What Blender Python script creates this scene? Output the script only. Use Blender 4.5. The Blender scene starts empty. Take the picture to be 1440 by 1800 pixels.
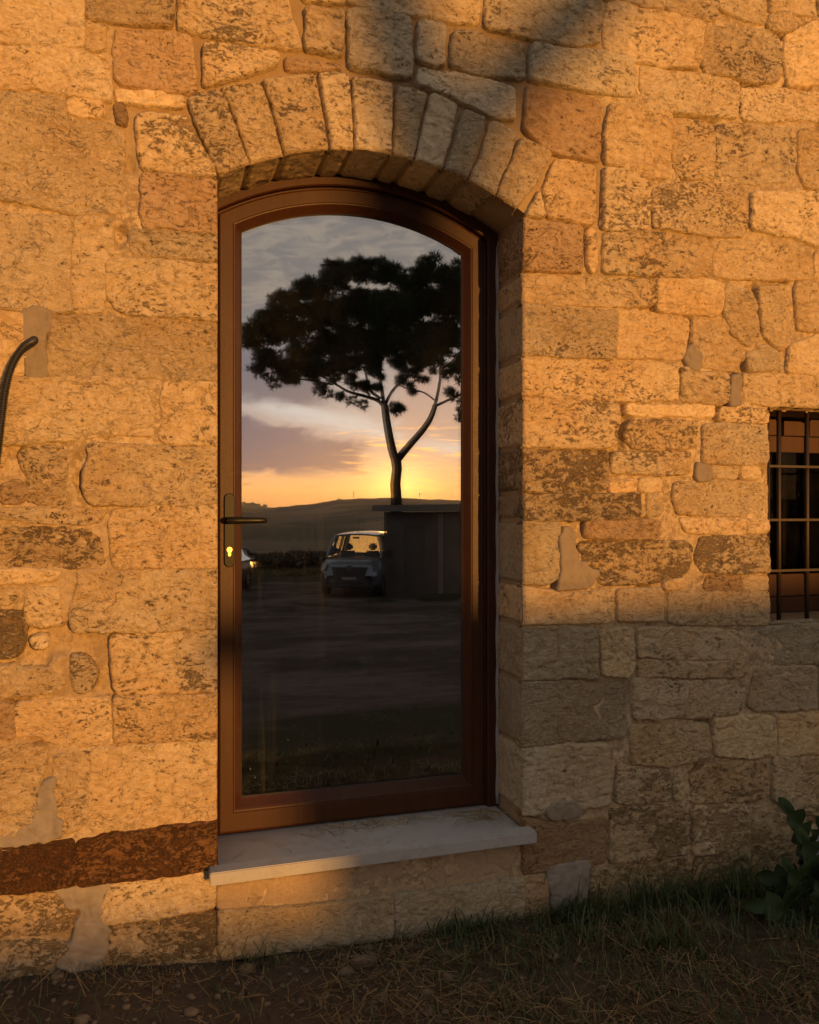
import bpy, math, random
import numpy as np
from mathutils import Vector, Matrix

R = math.radians
rng = np.random.default_rng(7)
random.seed(7)
scn = bpy.context.scene
col = scn.collection

# ------------------------------------------------------------------ camera
CAM_D, EYE, YAW = 2.5, 1.35, R(17.4)
cam_data = bpy.data.cameras.new('camera')
cam = bpy.data.objects.new('camera', cam_data); col.objects.link(cam)
cam.location = (0, -CAM_D, EYE)
cam.rotation_euler = (R(90), 0, -YAW)
cam_data.sensor_fit = 'HORIZONTAL'; cam_data.sensor_width = 36; cam_data.lens = 36
cam_data.clip_start = 0.05; cam_data.clip_end = 8000
scn.camera = cam

# ------------------------------------------------------------------ sun
SUN_AZ, SUN_EL = R(16.48), R(1.39)
sdir = Vector((math.sin(SUN_AZ)*math.cos(SUN_EL), -math.cos(SUN_AZ)*math.cos(SUN_EL), math.sin(SUN_EL)))
sl = bpy.data.lights.new('sun', 'SUN'); sl.energy = 5.0; sl.angle = R(0.55); sl.color = (1.0, 0.455, 0.095)
so = bpy.data.objects.new('sun', sl); col.objects.link(so)
so.rotation_euler = sdir.to_track_quat('Z', 'Y').to_euler(); so.location = (8, -25, 12)

scn.view_settings.view_transform = 'Standard'; scn.view_settings.look = 'None'
scn.view_settings.exposure = 0.50; scn.view_settings.gamma = 1.0
scn.view_settings.use_curve_mapping = False
scn.render.engine = 'CYCLES'
scn.cycles.use_denoising = True
scn.cycles.max_bounces = 8; scn.cycles.transparent_max_bounces = 24
scn.cycles.sample_clamp_indirect = 6.0


# ------------------------------------------------------------------ node helpers
class G:
    """tiny expression builder for shader nodes"""
    def __init__(s, nt): s.nt = nt
    def node(s, t, **kw):
        n = s.nt.nodes.new(t)
        for k, v in kw.items(): setattr(n, k, v)
        return n
    def put(s, sock, v):
        if isinstance(v, bpy.types.NodeSocket): s.nt.links.new(v, sock)
        elif v is not None:
            if hasattr(sock.default_value, '__len__') and not hasattr(v, '__len__'): v = (v,)*len(sock.default_value)
            if hasattr(v, '__len__') and len(v) == 3 and len(sock.default_value) == 4: v = (*v, 1)
            sock.default_value = v
    def m(s, op, a, b=None, c=None):
        n = s.node('ShaderNodeMath', operation=op); s.put(n.inputs[0], a)
        if b is not None: s.put(n.inputs[1], b)
        if c is not None: s.put(n.inputs[2], c)
        return n.outputs[0]
    def add(s, a, b): return s.m('ADD', a, b)
    def sub(s, a, b): return s.m('SUBTRACT', a, b)
    def mul(s, a, b): return s.m('MULTIPLY', a, b)
    def sm(s, x, lo, hi, a=0.0, b=1.0):
        n = s.node('ShaderNodeMapRange', interpolation_type='SMOOTHSTEP')
        for i, v in enumerate((x, lo, hi, a, b)): s.put(n.inputs[i], v)
        return n.outputs[0]
    def mix(s, f, a, b, blend='MIX'):
        n = s.node('ShaderNodeMix', data_type='RGBA', blend_type=blend)
        n.clamp_result = False
        s.put(n.inputs[0], f); s.put(n.inputs[6], a); s.put(n.inputs[7], b)
        return n.outputs[2]
    def vm(s, op, a, b=None):
        n = s.node('ShaderNodeVectorMath', operation=op); s.put(n.inputs[0], a)
        if b is not None: s.put(n.inputs[1], b)
        return n.outputs[0]
    def noise(s, vec, scale, detail=4, rough=.55, dist=0.0, w=None, out=0):
        n = s.node('ShaderNodeTexNoise')
        if w is not None: n.noise_dimensions = '4D'; s.put(n.inputs['W'], w)
        s.put(n.inputs['Vector'], vec); s.put(n.inputs['Scale'], scale); s.put(n.inputs['Detail'], detail)
        s.put(n.inputs['Roughness'], rough); s.put(n.inputs['Distortion'], dist)
        return n.outputs[out]
    def voro(s, vec, scale, feat='F1', out='Distance'):
        n = s.node('ShaderNodeTexVoronoi', feature=feat); s.put(n.inputs['Vector'], vec); s.put(n.inputs['Scale'], scale)
        return n.outputs[out]
    def bump(s, h, strength=.5, dist=.004, normal=None):
        n = s.node('ShaderNodeBump'); s.put(n.inputs['Height'], h)
        n.inputs['Strength'].default_value = strength; n.inputs['Distance'].default_value = dist
        if normal is not None: s.put(n.inputs['Normal'], normal)
        return n.outputs[0]
    def pos(s): return s.node('ShaderNodeNewGeometry').outputs['Position']
    def ramp(s, f, stops):
        n = s.node('ShaderNodeValToRGB'); s.put(n.inputs[0], f); e = n.color_ramp.elements
        while len(e) < len(stops): e.new(1.0)
        for el, (p, c) in zip(e, stops): el.position = p; el.color = (*c, 1)
        return n.outputs[0]


def new_mat(name):
    m = bpy.data.materials.new(name); m.use_nodes = True
    nt = m.node_tree; b = nt.nodes['Principled BSDF']
    return m, G(nt), b


def simple(name, color, rough=.6, metal=0.0, spec=.5, var=.15, scale=30, bump=.0, stretch=(1, 1, 1), coat=0.0):
    m, g, b = new_mat(name)
    p = g.vm('MULTIPLY', g.pos(), stretch)
    n = g.noise(p, scale, 5, .6)
    f = g.m('MULTIPLY_ADD', n, 2*var, 1-var)
    g.put(b.inputs['Base Color'], g.mix(1.0, color, f, 'MULTIPLY'))
    g.put(b.inputs['Roughness'], g.m('MULTIPLY_ADD', n, .2, rough-.1)); b.inputs['Metallic'].default_value = metal
    b.inputs['Specular IOR Level'].default_value = spec
    b.inputs['Coat Weight'].default_value = coat; b.inputs['Coat Roughness'].default_value = .15
    if bump: g.put(b.inputs['Normal'], g.bump(n, bump, .002))
    return m


# ------------------------------------------------------------------ world: sunset sky with clouds
world = bpy.data.worlds.new('World'); scn.world = world; world.use_nodes = True
wn = world.node_tree; wn.nodes.clear(); g = G(wn)
gen = g.node('ShaderNodeTexCoord').outputs['Generated']
sep = g.node('ShaderNodeSeparateXYZ'); g.put(sep.inputs[0], gen)
DEG = 180/math.pi
el = g.mul(g.m('ARCSINE', sep.outputs[2]), DEG)
az = g.mul(g.m('ARCTAN2', sep.outputs[0], g.mul(sep.outputs[1], -1)), DEG)      # 0 straight out from the wall
saz = g.sub(az, 16.48)
flat = g.node('ShaderNodeCombineXYZ')
g.put(flat.inputs[0], g.mul(az, .10)); g.put(flat.inputs[1], g.mul(el, .30))
cv = flat.outputs[0]
nA = g.noise(cv, 1.0, 7, .58, .4)            # broad cloud field
nB = g.noise(cv, 3.2, 7, .62, .8)            # finer
nC = g.noise(g.vm('MULTIPLY', cv, (1, 3.5, 1)), 3.0, 6, .6, .5)     # streaks
wA = g.sub(nA, .5); wB = g.sub(nB, .5); wC = g.sub(nC, .5)
elw = g.add(el, g.add(g.mul(wA, 2.2), g.mul(wB, 1.3)))
base = g.ramp(g.m('DIVIDE', g.m('MAXIMUM', el, 0), 30.0), [
    (0.0, (3.7, 1.50, .32)), (.05, (3.5, 1.70, .55)), (.10, (2.4, 1.42, .80)), (.16, (1.5, 1.20, 1.05)),
    (.25, (1.30, 1.20, 1.15)), (.36, (.95, .93, .95)), (.52, (.74, .70, .66)), (.66, (.70, .65, .58)), (1.0, (.72, .72, .74))])
# grey cloud cover higher up
grey = g.mix(g.sm(g.add(wB, g.mul(wA, .6)), -.10, .12), (.50, .49, .52), (.95, .84, .70))
sky = g.mix(g.mul(g.sm(elw, 10.0, 14.0), .72), base, grey)
# bright pale gap between the cloud bands
# (runs down to the right across the view)
line = g.add(g.mul(g.sub(az, 10.0), -.22), 6.3)
dgap = g.m('ABSOLUTE', g.sub(g.add(el, g.mul(wB, 1.6)), g.add(line, .55)))
sky = g.mix(g.mul(g.sm(dgap, .0, 1.1, 1, 0), g.sm(az, 5.5, 8.0)), sky, (1.75, 1.75, 1.70))
# upper grey-blue bank at left
upper = g.mul(g.sm(elw, 7.0, 8.0), g.sm(elw, 10.0, 12.5, 1, 0))
upper = g.mul(upper, g.sm(g.add(az, g.mul(wA, 6)), 10.0, 13.5, 1, 0))
sky = g.mix(g.mul(upper, .92), sky, (.38, .41, .54))
# lower purple bank, a wedge closing to the right
top = g.add(line, -.25); 
tt = g.sub(g.add(el, g.mul(wB, 2.6)), top)
bt = g.add(g.mul(g.sub(az, 6), -.02), 2.75)
bb = g.sub(g.add(el, g.mul(wB, 1.8)), bt)
bank = g.mul(g.sm(tt, -.9, -.1, 1, 0), g.sm(bb, -.35, .45))
bank = g.mul(bank, g.sm(g.add(az, g.mul(wB, 4)), 13.2, 15.2, 1, 0))
sky = g.mix(g.mul(bank, .93), sky, (.34, .35, .52))
# lilac cloud to the right of the tree trunk
lil = g.mul(g.sm(el, 4.2, 5.4), g.sm(el, 9.0, 11.0, 1, 0))
lil = g.mul(lil, g.sm(g.add(az, g.mul(wB, 5)), 15.5, 17.5))
sky = g.mix(g.mul(lil, .7), sky, (1.35, .92, .78))
# golden streaks low over the sunset
st = g.mul(g.mul(g.sm(wC, .02, .16), g.sm(g.add(az, g.mul(wB, 5)), 11.5, 14.0)), g.mul(g.sm(el, .6, 1.6), g.sm(el, 5.2, 6.6, 1, 0)))
sky = g.mix(g.mul(st, .8), sky, (4.2, 2.2, .55))
st2 = g.mul(g.sm(wC, -.20, -.05, 1, 0), g.mul(g.sm(el, .8, 1.8), g.sm(el, 3.5, 4.5, 1, 0)))
sky = g.mix(g.mul(st2, .55), sky, (1.5, .62, .28))
# glow round the sun
d2 = g.add(g.m('POWER', g.mul(saz, .72), 2), g.m('POWER', g.sub(el, 1.8), 2))
gl = g.m('EXPONENT', g.mul(d2, -1/2.6)); gl2 = g.m('EXPONENT', g.mul(d2, -1/30.0))
sky = g.mix(1.0, sky, g.mix(gl, (0, 0, 0), (3.6, 1.8, .35)), 'ADD')
sky = g.mix(1.0, sky, g.mix(gl2, (0, 0, 0), (.8, .40, .09)), 'ADD')
# away from the sunset the sky is the same grey evening cover
away = g.sm(g.m('ABSOLUTE', saz), 40, 120)
sky = g.mix(away, sky, g.mix(g.sm(nA, .35, .65), (.36, .38, .44), (.52, .52, .55)))
sky = g.mix(g.sm(el, 22, 55), sky, g.mix(g.sm(nA, .35, .65), (.45, .46, .50), (.68, .66, .64)))
sky = g.mix(g.sm(el, -1.5, -.2, 1, 0), sky, (.12, .10, .08))
nis = g.node('ShaderNodeTexSky', sky_type='NISHITA'); nis.sun_disc = False
nis.sun_elevation = SUN_EL; nis.sun_rotation = math.atan2(sdir.x, sdir.y)
b1 = g.node('ShaderNodeBackground'); g.put(b1.inputs[0], g.mix(1, nis.outputs[0], (.25, .25, .25), 'MULTIPLY')); b1.inputs[1].default_value = .05
b2 = g.node('ShaderNodeBackground'); g.put(b2.inputs[0], sky); b2.inputs[1].default_value = 0.40
ad = g.node('ShaderNodeAddShader'); wn.links.new(b1.outputs[0], ad.inputs[0]); wn.links.new(b2.outputs[0], ad.inputs[1])
wo = g.node('ShaderNodeOutputWorld'); wn.links.new(ad.outputs[0], wo.inputs[0])


# ------------------------------------------------------------------ geometry helpers
SY, CY, F = math.sin(YAW), math.cos(YAW), 1440.0
def at(u, v, y=0.0):
    """photo pixel -> point on the plane y (the camera's own projection)"""
    a, b = (u-720)/F, (900-v)/F
    dx, dy = SY+a*CY, CY-a*SY
    t = (y+CAM_D)/dy
    return (t*dx, y, EYE+t*b)
YG = 0.262                                   # plane of the door glass
def mirrored(u, v, depth):
    """photo pixel seen in the door glass -> the real point standing in the yard"""
    a, b = (u-720)/F, (900-v)/F
    x = depth*(SY+a*CY); y = -CAM_D+depth*(CY-a*SY)
    return Vector((x, 2*YG-y, EYE+depth*b))

def link(o, parent=None):
    col.objects.link(o)
    if parent is not None:
        o.parent = parent
        o.matrix_parent_inverse = Matrix.Translation(parent.matrix_basis.translation).inverted() if parent.type != 'X' else None
    return o
def tag(o, label=None, cat=None, group=None, kind=None):
    if label: o['label'] = label
    if cat: o['category'] = cat
    if group: o['group'] = group
    if kind: o['kind'] = kind
    return o
def empty(name, loc=(0, 0, 0)):
    o = bpy.data.objects.new(name, None); o.location = loc; o.empty_display_size = .1
    col.objects.link(o); return o
def mesh_obj(name, verts, faces, mat, parent=None, smooth=False, origin=None):
    me = bpy.data.meshes.new(name)
    V = np.asarray(verts, float)
    if origin is None: origin = V.mean(0) if parent is None else V.mean(0)
    origin = np.asarray(origin, float)
    V = V-origin
    if isinstance(faces, np.ndarray):
        n, k = faces.shape
        me.vertices.add(len(V)); me.vertices.foreach_set('co', V.astype(np.float32).ravel())
        me.loops.add(n*k); me.loops.foreach_set('vertex_index', faces.astype(np.int32).ravel())
        me.polygons.add(n); me.polygons.foreach_set('loop_start', np.arange(0, n*k, k, dtype=np.int32))
        me.update(calc_edges=True)
    else:
        me.from_pydata(V.tolist(), [], faces); me.update()
    if smooth: me.polygons.foreach_set('use_smooth', np.ones(len(me.polygons), bool))
    if mat: me.materials.append(mat)
    o = bpy.data.objects.new(name, me); o.location = origin
    if parent is not None:
        base = np.zeros(3)
        p = parent
        while p is not None: base = base+np.array(p.location); p = p.parent
        o.location = origin-base; o.parent = parent
    col.objects.link(o)
    return o

class MB:
    """collects simple shapes into one mesh"""
    def __init__(s): s.v = []; s.f = []
    def add(s, v, f):
        n = len(s.v); s.v += [tuple(p) for p in v]; s.f += [tuple(i+n for i in q) for q in f]; return s
    def box(s, lo, hi, bev=0.0):
        (x0, y0, z0), (x1, y1, z1) = lo, hi
        if bev <= 0:
            v = [(x0,y0,z0),(x1,y0,z0),(x1,y1,z0),(x0,y1,z0),(x0,y0,z1),(x1,y0,z1),(x1,y1,z1),(x0,y1,z1)]
            return s.add(v, [(0,3,2,1),(4,5,6,7),(0,1,5,4),(1,2,6,5),(2,3,7,6),(3,0,4,7)])
        import bmesh
        bm = bmesh.new(); bmesh.ops.create_cube(bm, size=1)
        for w in bm.verts: w.co = ((x0+x1)/2+w.co.x*(x1-x0), (y0+y1)/2+w.co.y*(y1-y0), (z0+z1)/2+w.co.z*(z1-z0))
        bmesh.ops.bevel(bm, geom=list(bm.edges), offset=bev, segments=2, affect='EDGES')
        bm.verts.index_update()
        s.add([tuple(w.co) for w in bm.verts], [tuple(w.index for w in q.verts) for q in bm.faces]); bm.free(); return s
    def quad(s, *p): return s.add(p, [tuple(range(len(p)))])
    def tube(s, pts, rad, n=8, cap=True):
        pts = [Vector(p) for p in pts]
        if not hasattr(rad, '__len__'): rad = [rad]*len(pts)
        V = []; Fc = []; up = Vector((0.13, .31, 1)).normalized()
        for i, p in enumerate(pts):
            t = (pts[min(i+1, len(pts)-1)]-pts[max(i-1, 0)]).normalized()
            if abs(t.dot(up)) > .97: up = Vector((1, .2, 0)).normalized()
            a = t.cross(up).normalized(); b = t.cross(a)
            for k in range(n):
                q = 2*math.pi*k/n; V.append(p+(a*math.cos(q)+b*math.sin(q))*rad[i])
        for i in range(len(pts)-1):
            for k in range(n): Fc.append((i*n+k, i*n+(k+1) % n, (i+1)*n+(k+1) % n, (i+1)*n+k))
        if cap: Fc += [tuple(range(n))[::-1], tuple((len(pts)-1)*n+k for k in range(n))]
        return s.add(V, Fc)
    def build(s, name, mat, parent=None, smooth=False, origin=None):
        return mesh_obj(name, s.v, s.f, mat, parent, smooth, origin)

def hash3(ix, iy, iz):
    h = (ix.astype(np.uint32)*np.uint32(374761393)) ^ (iy.astype(np.uint32)*np.uint32(668265263)) ^ (iz.astype(np.uint32)*np.uint32(2147483647+62089911))
    h = (h ^ (h >> np.uint32(13)))*np.uint32(1274126177)
    h = h ^ (h >> np.uint32(16))
    return (h & np.uint32(0xffffff)).astype(np.float64)/0xffffff
def vnoise(x, y, z):
    x, y, z = np.broadcast_arrays(np.asarray(x, float), np.asarray(y, float), np.asarray(z, float))
    fx, fy, fz = np.floor(x), np.floor(y), np.floor(z)
    ix, iy, iz = (f.astype(np.int64) for f in (fx, fy, fz))
    tx, ty, tz = x-fx, y-fy, z-fz
    sx, sy, sz = (t*t*t*(t*(t*6-15)+10) for t in (tx, ty, tz))
    def c(a, b, d): return hash3(ix+a, iy+b, iz+d)
    l = lambda a, b, t: a+(b-a)*t
    return 2*l(l(l(c(0,0,0), c(1,0,0), sx), l(c(0,1,0), c(1,1,0), sx), sy),
               l(l(c(0,0,1), c(1,0,1), sx), l(c(0,1,1), c(1,1,1), sx), sy), sz)-1
def fbm(x, y, z, oct=4, gain=.5):
    s = 0; a = 1; n = 0
    for i in range(oct):
        s = s+a*vnoise(x*2**i+17.3*i, y*2**i-9.1*i, z*2**i+5.7*i); n += a; a *= gain
    return s/n
def sstep(x, a, b):
    t = np.clip((x-a)/(b-a), 0, 1); return t*t*(3-2*t)
def sdf_poly(P, poly):
    """positive inside"""
    d = np.full(len(P), 1e9); ins = np.zeros(len(P), bool); n = len(poly)
    for i in range(n):
        a, b = poly[i], poly[(i+1) % n]; e = b-a; w = P-a
        t = np.clip((w@e)/max(e@e, 1e-12), 0, 1)
        d = np.minimum(d, np.hypot(*(w-t[:, None]*e).T))
        c = ((a[1] > P[:, 1]) != (b[1] > P[:, 1]))
        with np.errstate(divide='ignore', invalid='ignore'):
            xi = (b[0]-a[0])*(P[:, 1]-a[1])/(b[1]-a[1])+a[0]
        ins ^= c & (P[:, 0] < xi)
    return np.where(ins, d, -d)
def chaikin(p, r=.18):
    out = []
    for i in range(len(p)):
        a, b = p[i], p[(i+1) % len(p)]; k = min(r, .007/max(1e-6, math.hypot(*(b-a)))); out += [a+(b-a)*k, b+(a-b)*k]
    return np.array(out)

# ------------------------------------------------------------------ materials of the wall
def stone_material():
    m, g, b = new_mat('weathered_limestone')
    info = g.node('ShaderNodeObjectInfo')
    P = g.pos(); rnd = g.mul(info.outputs['Random'], 37.0)
    tone = info.outputs['Color']; alpha = info.outputs['Alpha']
    Pw = g.vm('ADD', P, g.vm('MULTIPLY', g.vm('SUBTRACT', g.noise(P, 9, 3, .5, out=1), (.5, .5, .5)), (.05, .05, .05)))
    st = g.vm('MULTIPLY', Pw, (.75, 1, 1.35))
    st = g.vm('SCALE', st); st.node.inputs[3].default_value = 1; g.put(st.node.inputs[3], g.m('MULTIPLY_ADD', g.m('FRACT', g.mul(info.outputs['Random'], 7.31)), .9, .65))
    n1 = g.noise(st, 9, 8, .70, .1, w=rnd)
    n2 = g.noise(st, 62, 10, .70, .12, w=rnd)
    n3 = g.noise(Pw, 150, 6, .68, .05, w=rnd)
    n4 = g.noise(g.vm('MULTIPLY', P, (1, 1, 1.2)), 2.2, 4, .55)
    mixn = g.add(g.add(g.mul(n1, .34), g.mul(n2, .44)), g.add(g.mul(n3, .22), g.mul(g.sub(n4, .5), .25)))
    thr = g.m('MULTIPLY_ADD', alpha, .20, .345)
    lost = g.sm(mixn, g.sub(thr, .034), g.add(thr, .030), 1, 0)           # where the pale crust is gone
    deep = g.sm(g.add(mixn, g.mul(g.sub(n3, .5), .1)), g.sub(thr, .115), g.sub(thr, .055), 1, 0)
    pits = g.sm(g.add(g.mul(n3, .7), g.mul(n2, .3)), .37, .42, 1, 0)
    light = g.mix(g.sm(n2, .42, .62), g.mix(1, tone, (.90, .87, .82), 'MULTIPLY'), g.mix(1, tone, (1.13, 1.15, 1.2), 'MULTIPLY'))
    n5 = g.noise(P, 3.1, 3, .5, w=rnd)
    light = g.mix(g.sm(n5, .38, .68), light, g.mix(1, light, (.92, .84, .74), 'MULTIPLY'))
    core = g.mix(g.sm(n2, .4, .6), g.mix(1, tone, (.62, .54, .45), 'MULTIPLY'), g.mix(1, tone, (.82, .75, .65), 'MULTIPLY'))
    dark = g.mix(1, tone, (.27, .25, .23), 'MULTIPLY')
    c = g.mix(g.mul(lost, .9), light, core); c = g.mix(g.mul(deep, .75), c, dark); c = g.mix(g.mul(pits, g.m('MULTIPLY_ADD', g.m('FRACT', g.mul(info.outputs['Random'], 51.3)), .8, .1)), c, dark)
    och = g.sm(g.noise(P, 5, 5, .65, w=rnd), .55, .70); c = g.mix(g.mul(och, .35), c, g.mix(1, c, (1.02, .86, .58), 'MULTIPLY'))
    veins = g.sm(g.m('ABSOLUTE', g.sub(g.noise(g.vm('MULTIPLY', Pw, (.8, 1, 1.3)), 13, 5, .6, .9, w=rnd), .5)), .0, .016, 1, 0)
    veins = g.mul(veins, g.sm(n1, .46, .56)); c = g.mix(g.mul(veins, .22), c, dark)
    g.put(b.inputs['Base Color'], c); b.inputs['Roughness'].default_value = .92; b.inputs['Specular IOR Level'].default_value = .15
    h = g.add(g.mul(lost, -.55), g.add(g.mul(n2, 1.3), g.add(g.mul(n3, .7), g.mul(pits, -.6))))
    h = g.add(g.add(h, g.mul(n1, 1.6)), g.mul(veins, -.35))
    r2 = g.m('FRACT', g.mul(info.outputs['Random'], 23.7))
    h = g.mul(h, g.m('MULTIPLY_ADD', r2, 1.15, .45))
    g.put(b.inputs['Normal'], g.bump(h, 1.0, .0105))
    return m
def mortar_material():
    m, g, b = new_mat('wall_mortar')
    P = g.pos()
    at_ = g.node('ShaderNodeAttribute', attribute_name='tone')
    n1 = g.noise(P, 6, 5, .6); n2 = g.noise(P, 40, 7, .65, .3); n3 = g.noise(P, 190, 4, .6)
    newm = g.mix(g.sm(n1, .35, .65), (.27, .19, .105), (.34, .25, .15))
    old = g.mix(g.sm(n2, .40, .60), (.38, .285, .165), (.52, .405, .25))
    n4 = g.noise(P, 62, 9, .70, .12); n5 = g.noise(P, 9, 7, .66)
    lost = g.sm(g.add(g.mul(n5, .45), g.mul(n4, .55)), .455, .515, 1, 0)
    old = g.mix(g.mul(lost, .85), old, (.25, .18, .10))
    c = g.mix(at_.outputs['Fac'], newm, old)
    c = g.mix(g.mul(g.sm(n2, .30, .38, 1, 0), .65), c, (.13, .09, .05))
    c = g.mix(1, c, g.m('MULTIPLY_ADD', n3, .5, .75), 'MULTIPLY')
    g.put(b.inputs['Base Color'], c); b.inputs['Roughness'].default_value = .95; b.inputs['Specular IOR Level'].default_value = .1
    g.put(b.inputs['Normal'], g.bump(g.add(g.mul(n2, 1.2), g.mul(n3, .6)), .8, .005))
    return m
M_STONE = stone_material(); M_MORTAR = mortar_material()
M_CEMENT = simple('grey_cement', (.235, .19, .14), .95, spec=.1, var=.30, scale=45, bump=.7)
M_LIME = simple('pale_lime_plaster', (.25, .215, .175), .95, spec=.1, var=.45, scale=26, bump=1.0)
M_RENDER = simple('rough_render', (.36, .265, .165), .95, spec=.1, var=.35, scale=120, bump=1.0)

# ------------------------------------------------------------------ door opening contour
XL, XR = .184, 1.18
XC, HW = (XL+XR)/2, (XR-XL)/2
ARC_R, ARC_Z = .944, 1.543
SPRING = ARC_Z+math.sqrt(ARC_R**2-HW**2)
WX0, WX1, WZ0, WZ1 = 2.185, 2.86, .934, 1.741          # barred window opening
def door_dc(X, Z):
    dx = np.abs(X-XC)-HW
    dr = np.where(Z > ARC_Z, np.hypot(X-XC, Z-ARC_Z)-ARC_R, -9.0)
    dr = np.where(Z > SPRING-.06, dr, np.minimum(dr, dx))
    return np.maximum(dx, dr), dx, dr
def door_project(X, Z, off=0.0):
    d, dx, dr = door_dc(X, Z)
    r = np.maximum(np.hypot(X-XC, Z-ARC_Z), 1e-6)
    jx = XC+np.sign(X-XC)*(HW+off)
    ax, azz = XC+(X-XC)/r*(ARC_R+off), ARC_Z+(Z-ARC_Z)/r*(ARC_R+off)
    jamb = dx >= dr
    return np.where(jamb, jx, ax), np.where(jamb, Z, azz)

wall = empty('stone_wall', (0, 0, 0))
tag(wall, 'rough limestone house wall glowing orange in low sun around the arched glass door', 'wall')

TONES = {'c': ((.59, .455, .27), .25), 'm': ((.57, .44, .262), .42), 't': ((.40, .275, .155), .35), 'p': ((.47, .33, .195), .42),
         'd': ((.45, .345, .205), .66), 'D': ((.19, .098, .042), .74), 'q': ((.46, .38, .25), .22), 'g': ((.54, .45, .30), .34)}
stone_n = [0]
def grid_faces(mask):
    """mask (nx,nz) of kept vertices -> vertex list index and quads"""
    nx, nz = mask.shape
    idx = np.arange(nx*nz).reshape(nx, nz)
    ok = mask[:-1, :-1] & mask[1:, :-1] & mask[1:, 1:] & mask[:-1, 1:]
    q = np.stack([idx[:-1, :-1][ok], idx[1:, :-1][ok], idx[1:, 1:][ok], idx[:-1, 1:][ok]], 1)
    used = np.unique(q); rem = np.full(nx*nz, -1); rem[used] = np.arange(len(used))
    return used, rem[q]

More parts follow.
